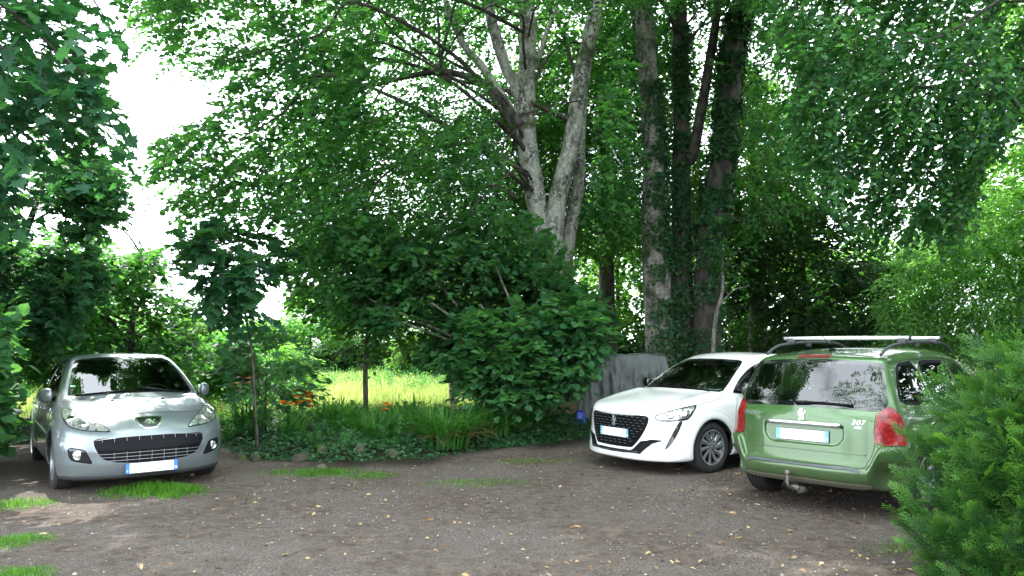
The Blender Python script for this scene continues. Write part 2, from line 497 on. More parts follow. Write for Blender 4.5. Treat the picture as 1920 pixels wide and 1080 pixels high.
class Car:
    """builds one car: local x runs from the nose to the tail, y to the car's right, z up"""
    def __init__(s, c, name, loc, yaw, label, cat='car'):
        s.c = c
        s.f = lambda x, y, z: body(c, x, y, z)
        s.root = empty(name, loc, R(yaw))
        tag(s.root, label, cat)
        s.holes = []           # (axis, polygon, extra limit function)
        s.cuts = []
    def loc(s, V):
        return np.asarray(V, float) - np.array([2.0, 0, 0])
    def full(s, x, y, z):
        f = s.f(x, y, z); c = s.c
        inner = np.maximum(np.maximum(f + .045, .36 - z), np.maximum(c['in0'] - x, x - c['in1']))
        f = np.maximum(f, -inner)
        for ax, poly, lim in s.holes:
            g = sdpoly(y, z, poly) if ax == 'x' else sdpoly(x, z, poly)
            f = np.maximum(f, -np.maximum(g, lim(x, y, z)))
        for fn in s.cuts:
            f = fn(f, x, y, z)
        for xw in (c['xf'], c['xr']):
            r = np.hypot(x - xw, z - c['rw'])
            f = smax(f, -np.maximum(r - c['arch'], .52 - np.abs(y)), .012)
        return f
    def build_body(s, L, mats, h=.0125):
        x0, y0, z0 = -.12, -1.0, .06
        n = (int((L + .24) / h), int(2.0 / h), int(1.56 / h))
        x = (x0 + h * np.arange(n[0]))[:, None, None]; y = (y0 + h * np.arange(n[1]))[None, :, None]; z = (z0 + h * np.arange(n[2]))[None, None, :]
        F = np.broadcast_to(s.full(x, y, z), n).astype(np.float32)
        V, Q = surface_nets(F, np.array([x0, y0, z0]), h)
        fv = lambda a, b, c: s.full(a, b, c)
        for _ in range(2):
            g = grad(fv, V); v = fv(V[:, 0], V[:, 1], V[:, 2])
            d = -v[:, None] * g / (np.sum(g * g, 1) + .05)[:, None]
            l = np.linalg.norm(d, axis=1, keepdims=True)
            V = V + d * np.minimum(1, .35 * h / (l + 1e-9))
        C = V[Q].mean(1)
        ff = s.f(C[:, 0], C[:, 1], C[:, 2])
        rr = np.minimum(np.hypot(C[:, 0] - s.c['xf'], C[:, 2] - s.c['rw']), np.hypot(C[:, 0] - s.c['xr'], C[:, 2] - s.c['rw']))
        dark = (ff < -.04) | ((rr < s.c['arch'] + .008) & (ff < -.006))
        dark |= (C[:, 2] < pch(C[:, 0], s.c['bot']) + .012)
        o = mk('body', s.loc(V), Q, mats, s.root, True, dark.astype(int))
        return o
    def surf(s, P, it=12):
        """nearest points of the outer surface"""
        P = np.array(P, float).reshape(-1, 3)
        for _ in range(it):
            g = grad(s.f, P); v = s.f(P[:, 0], P[:, 1], P[:, 2])
            P = P - np.clip(v, -.08, .08)[:, None] * g / (np.sum(g * g, 1) + .02)[:, None]
        return P
    def normal(s, P):
        return norm(grad(s.f, np.asarray(P, float)))
    def patch(s, pts, off=.003, skirt=.012, res=.03, rnd=2, rim=0.0):
        """a sheet lying on the bodywork inside an outline of 3D points; returns V, tris, distance to the outline"""
        p = np.asarray(pts, float); c = p.mean(0)
        _, _, vt = np.linalg.svd(p - c)
        nn = vt[2]
        if nn @ s.normal(s.surf(c[None]))[0] < 0: nn = -nn
        e1 = vt[0]; e2 = np.cross(nn, e1)
        q = np.stack([(p - c) @ e1, (p - c) @ e2], 1)
        area = .5 * np.sum(q[:, 0] * np.roll(q[:, 1], -1) - np.roll(q[:, 0], -1) * q[:, 1])
        if area < 0: q = q[::-1]
        if rnd: q = chaikin(q, rnd)
        out = []
        for i in range(len(q)):
            a, b = q[i], q[(i + 1) % len(q)]
            k = max(1, int(np.linalg.norm(b - a) / res))
            out += [a + (b - a) * t / k for t in range(k)]
        q = np.array(out)
        lo, hi = q.min(0), q.max(0)
        gu, gv = np.meshgrid(np.arange(lo[0], hi[0], res), np.arange(lo[1], hi[1], res))
        gp = np.stack([gu.ravel(), gv.ravel()], 1)
        dg_ = -sdpoly(gp[:, 0], gp[:, 1], q)
        gp = gp[(dg_ > .45 * res) & ((np.abs(dg_ - rim) > .35 * res) | (rim == 0))]
        m = len(q)
        edges = [(i, (i + 1) % m) for i in range(m)]
        allp = np.concatenate([q, gp])
        if rim:                                                   # an inner loop so that the edge band ends cleanly
            e = np.roll(q, -1, 0) - np.roll(q, 1, 0)
            inn = q + rim * np.stack([-e[:, 1], e[:, 0]], 1) / (np.linalg.norm(e, axis=1, keepdims=True) + 1e-9)
            ok = -sdpoly(inn[:, 0], inn[:, 1], q) > rim * .93
            inn = inn[ok]; b0 = len(allp); kk = len(inn)
            allp = np.concatenate([allp, inn]); edges += [(b0 + i, b0 + (i + 1) % kk) for i in range(kk)]
        ov, _, of, _, _, _ = delaunay_2d_cdt([Vector(a) for a in allp], edges, [], 1, 1e-7)
        W = np.array([tuple(a) for a in ov]); T = np.array([f for f in of if len(f) == 3])
        a, b, d = W[T[:, 0]], W[T[:, 1]], W[T[:, 2]]
        sg = (b[:, 0] - a[:, 0]) * (d[:, 1] - a[:, 1]) - (b[:, 1] - a[:, 1]) * (d[:, 0] - a[:, 0])
        T[sg < 0] = T[sg < 0][:, ::-1]
        B = c + W[:, :1] * e1 + W[:, 1:] * e2
        ts = np.linspace(.35, -.35, 141)
        S = B[:, None] + ts[None, :, None] * nn
        fv = s.f(S[..., 0], S[..., 1], S[..., 2])
        neg = fv < 0
        i = np.argmax(neg, 1); hit = neg.any(1)
        i = np.where(hit, np.maximum(i, 1), np.argmin(np.abs(fv), 1).clip(1))
        t0, t1 = ts[i - 1], ts[i]
        for _ in range(16):
            tm = (t0 + t1) / 2; M = B + tm[:, None] * nn
            fm = s.f(M[:, 0], M[:, 1], M[:, 2])
            t0 = np.where(fm > 0, tm, t0); t1 = np.where(fm > 0, t1, tm)
        M = B + t1[:, None] * nn
        N = s.normal(M)
        V = M + N * off
        d = -sdpoly(W[:, 0], W[:, 1], q)
        if skirt:
            ed = {}
            for t in T:
                for k in range(3):
                    a, b = t[k], t[(k + 1) % 3]
                    if (b, a) in ed: del ed[(b, a)]
                    else: ed[(a, b)] = 1
            low = V - N * skirt
            n0 = len(V)
            V = np.concatenate([V, low]); d = np.concatenate([d, d])
            ex = []
            for a, b in ed:
                ex += [(a, a + n0, b + n0), (a, b + n0, b)]
            s.ntop = len(T)
            T = np.concatenate([T, np.array(ex)])
        else:
            s.ntop = len(T)
        return V, T, d
    def both(s, V, T):
        """add the mirror image on the other side"""
        W = V * np.array([1, -1, 1])
        return np.concatenate([V, W]), np.concatenate([T, T[:, ::-1] + len(V)])
    def panel(s, name, pts, mats, mirror=False, parent=None, off=.003, skirt=.012, res=.03, rnd=2, rim=0.0, label=None):
        """one part lying on the bodywork (rim: width of an edge band in the second material)"""
        V, T, d = s.patch(pts, off, skirt, res, rnd, rim)
        mi = np.zeros(len(T), int)
        if rim:
            dm = d[T].mean(1)
            mi = ((dm < rim * .97) | (d[T].min(1) < 1e-6)).astype(int)
        if mirror:
            V = V * np.array([1, -1, 1]); T = T[:, ::-1]
        o = mk(name, s.loc(V), T, mats, parent or s.root, True, mi, sharp=50)
        if label: o['label'] = label
        return o
    def line(s, name, pts, r, mat, mirror=False, parent=None, n=10, off=0.0, seg=6):
        for p in (pts if isinstance(pts[0][0], (tuple, list)) else [pts]):
            P = s.surf(smooth_path(p, n))
            P = P + s.normal(P) * off
            V, t, q = tube(P, r, seg)
            MB().add(V, t, q).build(name, mat, parent or s.root, xf=s.loc)
    def part(s, name, mb, mats, parent=None, label=None, sharp=None):
        o = mb.build(name, mats, parent or s.root, xf=s.loc, sharp=sharp)
        if label: o['label'] = label
        return o

def lathe(prof, seg=40):
    """profile (r, w) turned about the y axis -> V, quads"""
    p = np.asarray(prof, float)
    a = np.linspace(0, 2 * np.pi, seg, endpoint=False)
    V = np.stack([p[:, None, 0] * np.cos(a), np.repeat(p[:, None, 1], seg, 1), p[:, None, 0] * np.sin(a)], -1).reshape(-1, 3)
    i = np.arange(len(p) - 1)[:, None] * seg; j = np.arange(seg)[None]; k = (j + 1) % seg
    return V, np.stack([i + j, i + seg + j, i + seg + k, i + k], -1).reshape(-1, 4)

def wheel(car, x, side, Rt, Rr, wid, yo, M, spokes=10, steer=0.0):
    """tyre with rim; side +1 / -1, yo = distance of the outer face from the centre line"""
    w = empty('wheel', (x - 2.0, side * (yo - wid / 2), Rt))
    w.parent = car.root
    w.rotation_euler = (0, 0, R(steer))
    h = wid / 2
    prof = [(Rr - .01, -h + .02), (Rr + .005, -h + .004), (Rr + .03, -h - .004), (Rt - .045, -h - .006), (Rt - .018, -h + .006), (Rt - .004, -h + .022)]
    for k in range(4):                                         # tread grooves
        c = -h + .045 + k * (wid - .09) / 3
        prof += [(Rt, c - .007), (Rt - .007, c - .004), (Rt - .007, c + .004), (Rt, c + .007)]
    prof += [(Rt - .004, h - .022), (Rt - .018, h - .006), (Rt - .045, h + .006), (Rr + .03, h + .004), (Rr + .005, h - .004), (Rr - .01, h - .02)]
    V, Q = lathe(prof, 56)
    if side < 0: V = V * np.array([1, -1, 1]); Q = Q[:, ::-1]
    mk('tyre', V, Q[:, ::-1], M['tyre'], w, True, sharp=35)
    mb = MB()
    rim = [(Rr + .004, h - .002), (Rr - .006, h + .002), (Rr - .016, h - .004), (Rr - .02, h - .04), (Rr - .03, -h + .02)]
    V, Q = lathe(rim, 48); mb.add(V, quads=Q[:, ::-1])
    V, Q = lathe([(.0, h - .055), (Rr - .02, h - .055)], 32); mb.add(V, quads=Q[:, ::-1], m=1)
    V, Q = lathe([(.0, h - .004), (.022, h - .005), (.03, h - .012), (.045, h - .02), (.05, h - .05)], 24); mb.add(V, quads=Q[:, ::-1])
    for k in range(spokes):
        a = 2 * np.pi * k / spokes
        for q, (da, r0, r1, w0, w1) in enumerate(((-.05, .035, Rr - .012, .017, .030), (.19, .10, Rr - .012, .006, .017))):
            P = []
            for t in np.linspace(0, 1, 6):
                r = r0 + (r1 - r0) * t
                aa = a + da + .16 * t * (1 if q == 0 else .6)
                ww = (w0 + (w1 - w0) * t) * (1 - .25 * (t > .95))
                yy = h - .012 - .012 * math.sin(t * math.pi) * 0 + (.004 if q == 0 else -.01) - .018 * t * (1 - t)
                dirv = np.array([math.cos(aa), 0, math.sin(aa)]); tan = np.array([-math.sin(aa), 0, math.cos(aa)])
                P += [dirv * r - tan * ww + np.array([0, yy - .006, 0]), dirv * r + np.array([0, yy + .004, 0]), dirv * r + tan * ww + np.array([0, yy - .006, 0])]
            Q = []
            for t in range(5):
                for u in (0, 1):
                    Q.append((t * 3 + u, t * 3 + u + 1, t * 3 + u + 4, t * 3 + u + 3))
            mb.add(P, quads=np.array(Q))
    o = mb.build('rim', [M['alloy'], M['black']], w, sharp=40, xf=lambda V: V * np.array([1, side, 1]))
    return w

def text_mesh(txt, size, depth=.002, font_shear=0.0, space=1.0):
    cu = bpy.data.curves.new('lettering', 'FONT')
    cu.body = txt; cu.size = size; cu.extrude = depth; cu.align_x = 'CENTER'; cu.align_y = 'CENTER'
    cu.shear = font_shear; cu.space_character = space; cu.resolution_u = 4
    o = bpy.data.objects.new('lettering', cu); COL.objects.link(o)
    dg = bpy.context.evaluated_depsgraph_get()
    me = bpy.data.meshes.new_from_object(o.evaluated_get(dg))
    bpy.data.objects.remove(o); bpy.data.curves.remove(cu)
    V = np.array([v.co[:] for v in me.vertices]); me.calc_loop_triangles()
    T = np.array([t.vertices[:] for t in me.loop_triangles])
    bpy.data.meshes.remove(me)
    return V, T

def place(V, o, ex, ey):
    """flat drawing (x, y, height) -> points on a plane with origin o and axes ex, ey"""
    ex, ey = norm(np.array(ex, float)), norm(np.array(ey, float)); ez = np.cross(ex, ey)
    return np.array(o) + V[:, :1] * ex + V[:, 1:2] * ey + V[:, 2:3] * ez

LION = [  # a rampant lion facing left, unit height, as filled shapes
 [(-.10, .50), (.02, .52), (.10, .46), (.13, .36), (.08, .28), (.16, .18), (.17, .02), (.12, -.10), (.02, -.08), (-.04, .06), (-.08, .20), (-.16, .28), (-.22, .36), (-.18, .44)],
 [(-.06, .18), (-.30, .22), (-.36, .18), (-.30, .12), (-.08, .08)], [(-.04, .04), (-.28, -.02), (-.34, -.08), (-.28, -.12), (-.02, -.06)],
 [(.12, -.06), (.0, -.10), (-.14, -.24), (-.10, -.36), (-.24, -.44), (-.22, -.50), (.02, -.46), (.04, -.30), (.16, -.20)],
 [(.16, -.04), (.06, -.14), (.16, -.28), (.10, -.44), (.16, -.50), (.34, -.46), (.28, -.26), (.24, -.08)],
 [(.16, .06), (.30, .12), (.32, .28), (.26, .36), (.36, .34), (.40, .22), (.36, .06), (.24, -.04)]]
def poly_solid(mb, poly, depth, m=0, xf=lambda V: V):
    p = np.asarray(poly, float)
    ar = np.sum(p[:, 0] * np.roll(p[:, 1], -1) - np.roll(p[:, 0], -1) * p[:, 1])
    if ar < 0: p = p[::-1]
    n = len(p)
    ov, _, of, _, _, _ = delaunay_2d_cdt([Vector(a) for a in p], [(i, (i + 1) % n) for i in range(n)], [], 1, 1e-7)
    W = np.array([tuple(a) for a in ov])
    T = []
    for f in of:
        a, b, c = W[f[0]], W[f[1]], W[f[2]]
        T.append(tuple(f) if (b[0] - a[0]) * (c[1] - a[1]) - (b[1] - a[1]) * (c[0] - a[0]) > 0 else tuple(f)[::-1])
    V = np.concatenate([np.c_[W, np.full(len(W), depth)], np.c_[p, np.full(n, depth)], np.c_[p, np.zeros(n)]])
    o = len(W)
    Q = [(o + n + i, o + n + (i + 1) % n, o + (i + 1) % n, o + i) for i in range(n)]
    mb.add(xf(V), np.array(T), np.array(Q), m)
    return mb

def number_plate(car, o, ex, ey, M, w=.52, h=.11, blue='plate_blue', code=True):
    mb = MB()
    def rect(x0, x1, y0, y1, d, m):
        poly_solid(mb, [(x0, y0), (x1, y0), (x1, y1), (x0, y1)], d, m, lambda V: place(V, o, ex, ey))
    rect(-w / 2, w / 2, -h / 2, h / 2, .006, 2)
    rect(-w / 2 + .042, w / 2 - .042, -h / 2 + .004, h / 2 - .004, .008, 0)
    rect(-w / 2 + .002, -w / 2 + .041, -h / 2 + .002, h / 2 - .002, .008, 1)
    rect(w / 2 - .041, w / 2 - .002, -h / 2 + .002, h / 2 - .002, .008, 1)
    V, T = text_mesh('35', .036, .001)
    mb.add(place(V + np.array([w / 2 - .021, -.026, .0095]), o, ex, ey), T, m=0)
    V, T = text_mesh('F', .034, .001)
    mb.add(place(V + np.array([-w / 2 + .021, -.03, .0095]), o, ex, ey), T, m=0)
    return car.part('number_plate', mb, [M['plate_white'], M[blue], M['black']])

def interior(car, xs, M, zfloor=.30, seatz=.52, rear=None, roofz=1.3, wheel_side=-1, light=False):
    """seats, dashboard, steering wheel"""
    sm = M['seat']
    def seat(x, y, w=.46, hr=True):
        mb = MB()
        V, Q = rbox((.50, w, .16), .06, 6, (x, y, seatz - .05)); mb.add(V, quads=Q)
        V, Q = rbox((.13, w, .60), .055, 6)
        a = R(16); V = V @ np.array([[math.cos(a), 0, -math.sin(a)], [0, 1, 0], [math.sin(a), 0, math.cos(a)]])
        mb.add(V + np.array([x + .33, y, seatz + .28]), quads=Q)
        if hr:
            V, Q = rbox((.10, .26, .17), .048, 6); mb.add(V + np.array([x + .45, y, seatz + .69]), quads=Q)
            for sy in (-.06, .06):
                V, t, Q = tube([(x + .42, y + sy, seatz + .5), (x + .45, y + sy, seatz + .66)], .007, 6); mb.add(V, t, Q)
        car.part('seat', mb, sm)
    for sy in (-.36, .36):
        seat(xs, sy)
    if rear:
        seat(rear, -.34, .52); seat(rear, .34, .52)
    mb = MB(); V, Q = rbox((.46, 1.30, .30), .09, 8, (xs - .72, 0, .80)); mb.add(V, quads=Q)
    V, Q = rbox((.2, .40, .07), .03, 6, (xs - .56, wheel_side * .36, .97)); mb.add(V, quads=Q)
    car.part('dashboard', mb, M['dash'])
    mb = MB()
    a = np.linspace(0, 2 * np.pi, 33); t = R(25)
    P = np.stack([xs - .36 + .18 * np.sin(a) * math.sin(t), wheel_side * .36 + .18 * np.cos(a), .90 + .18 * np.sin(a) * math.cos(t)], 1)
    V, tt, Q = tube(P, .014, 8, False); mb.add(V, quads=Q)
    V, Q = rbox((.05, .14, .12), .024, 4, (xs - .36, wheel_side * .36, .9)); mb.add(V, quads=Q)
    V, Q = rbox((.02, .34, .03), .009, 4, (xs - .36, wheel_side * .36, .9)); mb.add(V, quads=Q)
    car.part('steering_wheel', mb, M['dash'])
# ------------------------------------------------------------------ car materials
def paint(name, col, metal, rough, dirt=None, dirtcol=(.17, .155, .12), flake=0.0):
    m, n, l, p = new_mat(name)
    c = None
    if dirt:
        t = n.new('ShaderNodeTexCoord'); sx = n.new('ShaderNodeSeparateXYZ'); l.new(t.outputs['Object'], sx.inputs[0])
        mr = n.new('ShaderNodeMapRange'); mr.inputs['From Min'].default_value = .95; mr.inputs['From Max'].default_value = .2
        l.new(sx.outputs['Z'], mr.inputs['Value'])
        f = noise(n, l, 9, 6); f2 = noise(n, l, 2.5, 3)
        a = n.new('ShaderNodeMath'); a.operation = 'MULTIPLY'; l.new(mr.outputs['Result'], a.inputs[0]); l.new(f, a.inputs[1])
        b = n.new('ShaderNodeMath'); b.operation = 'MULTIPLY'; l.new(a.outputs[0], b.inputs[0]); l.new(f2, b.inputs[1])
        g = n.new('ShaderNodeMath'); g.operation = 'MULTIPLY_ADD'; l.new(b.outputs[0], g.inputs[0]); g.inputs[1].default_value = dirt * 3.2; g.inputs[2].default_value = dirt * .12; g.use_clamp = True
        c = mixc(n, l, g.outputs[0], col, dirtcol); l.new(c, p.inputs['Base Color'])
        r_ = n.new('ShaderNodeMapRange'); r_.inputs['To Min'].default_value = rough; r_.inputs['To Max'].default_value = .75
        l.new(g.outputs[0], r_.inputs['Value']); l.new(r_.outputs['Result'], p.inputs['Roughness'])
        cw = n.new('ShaderNodeMapRange'); cw.inputs['To Min'].default_value = 1.0; cw.inputs['To Max'].default_value = 0.0; cw.inputs['From Max'].default_value = .6
        l.new(g.outputs[0], cw.inputs['Value']); l.new(cw.outputs['Result'], p.inputs['Coat Weight'])
    else:
        p.inputs['Base Color'].default_value = (*col, 1); p.inputs['Roughness'].default_value = rough; p.inputs['Coat Weight'].default_value = 1.0
    p.inputs['Metallic'].default_value = metal
    p.inputs['Coat Roughness'].default_value = .04
    return m
def glass_mat(name, tint, ior=1.52):
    m, n, l, p = new_mat(name)
    n.remove(p)
    tr = n.new('ShaderNodeBsdfTransparent'); tr.inputs['Color'].default_value = (*tint, 1)
    gl = n.new('ShaderNodeBsdfGlossy'); gl.inputs['Roughness'].default_value = .01
    fr = n.new('ShaderNodeFresnel'); fr.inputs['IOR'].default_value = ior
    ms = n.new('ShaderNodeMixShader'); l.new(fr.outputs[0], ms.inputs['Fac']); l.new(tr.outputs[0], ms.inputs[1]); l.new(gl.outputs[0], ms.inputs[2])
    l.new(ms.outputs[0], n['Material Output'].inputs['Surface'])
    return m
def lamp_lens(name, base, dark, scale):
    """a clear lamp cover over bright and dark reflector facets"""
    m, n, l, p = new_mat(name)
    t = n.new('ShaderNodeTexCoord'); v = n.new('ShaderNodeTexVoronoi'); v.inputs['Scale'].default_value = scale; v.distance = 'CHEBYCHEV'
    l.new(t.outputs['Object'], v.inputs['Vector'])
    sp = n.new('ShaderNodeSeparateColor'); l.new(v.outputs['Color'], sp.inputs[0])
    c = ramp(n, l, sp.outputs[0], [(.05, dark), (.55, base)])
    l.new(c, p.inputs['Base Color'])
    p.inputs['Metallic'].default_value = .85; p.inputs['Roughness'].default_value = .16
    p.inputs['Coat Weight'].default_value = 1.0
    bp = n.new('ShaderNodeBump'); bp.inputs['Strength'].default_value = .9; bp.inputs['Distance'].default_value = .03
    l.new(sp.outputs[1], bp.inputs['Height']); l.new(bp.outputs['Normal'], p.inputs['Normal'])
    return m
def tail_lens(name, a, b, scale):
    m, n, l, p = new_mat(name)
    t = n.new('ShaderNodeTexCoord'); w = n.new('ShaderNodeTexVoronoi'); w.inputs['Scale'].default_value = scale
    l.new(t.outputs['Object'], w.inputs['Vector'])
    c = ramp(n, l, w.outputs['Distance'], [(.1, a), (.75, b)])
    l.new(c, p.inputs['Base Color']); p.inputs['Roughness'].default_value = .3; p.inputs['Coat Weight'].default_value = .35
    p.inputs['Coat Roughness'].default_value = .02
    bump(n, l, p, w.outputs['Distance'], .3, .01)
    return m
M = dict(
    silver=paint('silver_paint', (.175, .205, .218), .5, .32), white=paint('white_paint', (.76, .76, .75), 0.0, .4),
    green=paint('green_paint', (.038, .108, .022), .35, .36, dirt=.32), green_low=paint('dusty_green_paint', (.09, .16, .06), .15, .5, dirt=1.5),
    under=pbr('underbody_black', (.012, .012, .013), .8), black=pbr('black_plastic', (.005, .005, .007), .5, spec=.10), gloss_black=pbr('gloss_black', (.008, .008, .01), .12, coat=1.0),
    grey_plastic=pbr('grey_plastic', (.045, .047, .05), .55), trim=pbr('bumper_trim', (.06, .065, .075), .5),
    chrome=pbr('chrome', (.78, .78, .78), .10, 1.0), satin=pbr('satin_chrome', (.62, .62, .60), .3, .9), alu=pbr('aluminium', (.82, .80, .79), .38, .55),
    tyre=pbr('tyre_rubber', (.022, .022, .023), .85), alloy=pbr('wheel_silver', (.36, .37, .38), .35, .75),
    glass=glass_mat('tinted_glass', (.58, .72, .67), 1.85), frit=pbr('glass_edge_black', (.006, .006, .007), .08, coat=1.0),
    seat=pbr('seat_fabric', (.035, .037, .042), .9), dash=pbr('dashboard_plastic', (.022, .023, .025), .6), liner=pbr('cabin_lining', (.12, .125, .125), .9),
    lens=lamp_lens('headlamp_lens', (.88, .90, .91), (.30, .32, .33), 30), lens_dark=lamp_lens('smoked_lens', (.75, .77, .80), (.05, .055, .065), 28),
    fog=lamp_lens('fog_lens', (.88, .9, .92), (.45, .47, .5), 60), red=tail_lens('red_lens', (.30, .004, .007), (.13, .002, .004), 22), red_dark=pbr('brake_lamp_red', (.16, .010, .018), .3, coat=1.0),
    plate_white=pbr('plate_white', (.74, .76, .76), .35), plate_blue=pbr('plate_blue', (.03, .16, .56), .4), plate_pale=pbr('plate_faded_blue', (.16, .40, .62), .4),
    steel=pbr('dusty_steel', (.16, .15, .13), .6, .4), visor=pbr('sun_visor_pale', (.62, .68, .66), .8), paper=pbr('sticker', (.45, .72, .60), .6))

def mirror_y(p): return [(a, -b, c) for a, b, c in p]
def sym(half):
    """outline given from +y to -y half: closed by its mirror image"""
    return half + [(a, -b, c) for a, b, c in half[::-1]]

def door_mirror(car, o, side, mat, size=(.17, .22, .16)):
    """door mirror: shell, dark foot and glass; o is the shell centre"""
    o = np.array(o, float)
    mb = MB(); V, Q = rbox(size, .065, 8)
    V[:, 0] += .10 * (V[:, 1] * side / size[1])
    V[:, 2] *= 1 - .25 * (V[:, 1] * side / size[1])
    mb.add(V + o, quads=Q)
    m = car.part('door_mirror', mb, mat)
    mb = MB(); V, t, Q = tube([o + (.02, -side * .08, -.03), o + (.02, -side * .16, -.09), o + (.03, -side * .22, -.12)], [.035, .03, .04], 8); mb.add(V, t, Q)
    car.part('mirror_foot', mb, M['black'], m)
    mb = MB(); V, Q = rbox((.012, size[1] * .85, size[2] * .8), .005, 4); V[:, 0] += .10 * (V[:, 1] * side / size[1]); mb.add(V + o + (size[0] * .5, 0, 0), quads=Q)
    car.part('mirror_glass', mb, M['chrome'], m)
    return m

# ------------------------------------------------------------------ silver hatchback (seen from the front)
def silver_car():
    SILVER.update(in0=1.10, in1=3.75)
    k = Car(SILVER, 'parked_car', (-5.096, 9.783, 0), 126.83, 'small silver hatchback facing the camera on the left with a grass tuft before its bumper')
    ws = [(1.19, .685, .985), (1.36, .655, 1.085), (1.62, .608, 1.225), (1.86, .562, 1.352), (1.93, .52, 1.396), (1.90, .30, 1.413), (1.885, 0, 1.417)]
    wsb = [(1.02, 0, .998), (1.06, .30, .996), (1.11, .55, .988)]
    wso = sym(ws[:-1]) ; wso = ws[:-1] + [ws[-1]] + mirror_y(ws[:-1])[::-1] + mirror_y(wsb[1:])[::-1] + wsb
    # order: up the right pillar, along the roof, down the left pillar, back along the cowl
    wso = ws + mirror_y(ws[:-1])[::-1] + [(a, -b, c) for a, b, c in wsb[::-1]][:2] + [wsb[0]] + wsb[1:]
    hole = [(b * .955, c + (.012 if c < 1.1 else -.022 if c > 1.3 else 0)) for a, b, c in wso]
    k.holes.append(('x', hole, lambda x, y, z: x - 2.3))
    side = [(1.42, 0, 1.015), (1.56, 0, 1.105), (1.80, 0, 1.225), (2.02, 0, 1.305), (2.30, 0, 1.345), (2.44, 0, 1.345), (2.44, 0, .975), (1.9, 0, .985)]
    side2 = [(2.54, 0, 1.343), (2.95, 0, 1.315), (3.20, 0, 1.25), (3.36, 0, 1.13), (3.40, 0, 1.06), (3.30, 0, .99), (2.54, 0, .972)]
    for s_ in (side, side2):
        c = np.mean([(a, z) for a, _, z in s_], 0)
        k.holes.append(('z', [(c[0] + (a - c[0]) * .93, c[1] + (z - c[1]) * .90) for a, _, z in s_], lambda x, y, z: .38 - np.abs(y)))
    rwin = [(-.58, 1.03), (.58, 1.03), (.50, 1.32), (-.50, 1.32)]
    k.holes.append(('x', rwin, lambda x, y, z: 3.2 - x))
    k.build_body(4.05, [M['silver'], M['under']])
    k.panel('windscreen', wso, [M['glass'], M['frit']], rim=.035, rnd=1, skirt=.004)
    def fit(s_, side):
        P = np.array(s_, float); P[:, 1] = side * (.875 - (P[:, 2] - .7) * .40); return k.surf(P)
    for s_ in (side, side2):
        for sg in (1, -1):
            k.panel('side_window', fit(s_, sg), [M['glass'], M['frit']], rim=.028, rnd=1, skirt=.004)
    k.panel('rear_window', [(3.9, b * 1.06, c) for b, c in [(-.60, 1.01), (.60, 1.01), (.52, 1.34), (-.52, 1.34)]], [M['glass'], M['frit']], rim=.04, rnd=1, skirt=.004)
    lamp = [(.79, .772, .866), (.74, .735, .882), (.62, .690, .868), (.487, .63, .830), (.363, .546, .782), (.226, .457, .722), (.123, .375, .652), (.142, .446, .652), (.194, .564, .660), (.283, .677, .677), (.385, .748, .709), (.515, .782, .765), (.649, .789, .814)]
    for sg in (1, -1):
        h = k.panel('headlight', lamp, [M['lens'], M['black']], mirror=sg < 0, rim=.007, res=.02, off=.006, skirt=.02)
        for (px, py, pz), r in (((.46, .705, .765), .052), ((.30, .60, .722), .040)):
            P = k.surf([(px, py, pz)])[0]; N = k.normal([P])[0]
            Nf = norm(N * .6 + np.array([-.6, .05, .1]))
            mb = MB(); t, n_, b_ = frames([P, P + Nf])
            a = np.linspace(0, 2 * np.pi, 20, endpoint=False)
            prof = [(0, .018), (r * .5, .016), (r * .85, .010), (r, .004), (r * 1.05, -.01)]
            V = np.array([P + Nf * d_ + rr * (np.cos(q) * n_[0] + np.sin(q) * b_[0]) for rr, d_ in prof for q in a])
            ii = np.arange(4)[:, None] * 20; jj = np.arange(20)[None]; kk = (jj + 1) % 20
            mb.add(V * np.array([1, sg, 1]), quads=np.stack([ii + jj, ii + 20 + jj, ii + 20 + kk, ii + kk], -1).reshape(-1, 4))
            k.part('reflector', mb, M['chrome'], h)
    gr = [(.138, .556, .588), (.12, .503, .600), (.07, .26, .603), (.066, 0, .606), (.07, -.26, .603), (.12, -.503, .600), (.138, -.556, .588), (.106, -.553, .51), (.078, -.51, .42), (.05, -.45, .356), (.018, -.304, .318), (.0, 0, .313), (.018, .304, .318), (.05, .45, .356), (.078, .51, .42), (.106, .553, .51)]
    g = k.panel('grille', gr, [M['black'], M['silver']], rim=.012, rnd=1, off=.004, res=.025)
    k.panel('bumper_strip', [(.11, .545, .548), (.03, .26, .535), (.03, 0, .535), (.03, -.26, .535), (.11, -.545, .548), (.077, -.51, .464), (.02, -.33, .458), (.0, 0, .456), (.02, .33, .458), (.077, .51, .464)], [M['black'], M['black']], parent=g, rnd=2, off=.022, skirt=.03, res=.025)
    bars = []
    for z, hw in ((.575, .53), (.432, .495), (.398, .465), (.362, .43)):
        bars.append([(.1, y, z) for y in np.linspace(hw, -hw, 9)])
    k.line('grille_bar', bars, .0026, M['alloy'], parent=g, n=4, off=.010)
    ribs = []
    for y in np.linspace(-.48, .48, 9):
        ribs.append([(.05, y, .600 if abs(y) < .4 else .595), (.05, y, .552)])
        if abs(y) < .44: ribs.append([(.03, y, .448), (.03, y, .335 if abs(y) < .3 else .36)])
    k.line('grille_rib', ribs, .0020, M['alloy'], parent=g, n=4, off=.008)
    k.panel('badge_plate', [(.262, .135, .783), (.262, 0, .787), (.262, -.135, .783), (.215, -.138, .752), (.15, -.108, .70), (.112, -.062, .667), (.108, 0, .664), (.112, .062, .667), (.15, .108, .70), (.215, .138, .752)], [M['gloss_black'], M['chrome']], rim=.014, rnd=1, res=.012, off=.006)
    mb = MB(); P = k.surf([(.18, 0, .73)])[0]; N = k.normal([P])[0]; up = norm(np.array([.55, 0, .5]) - N * N.dot([.55, 0, .5]))
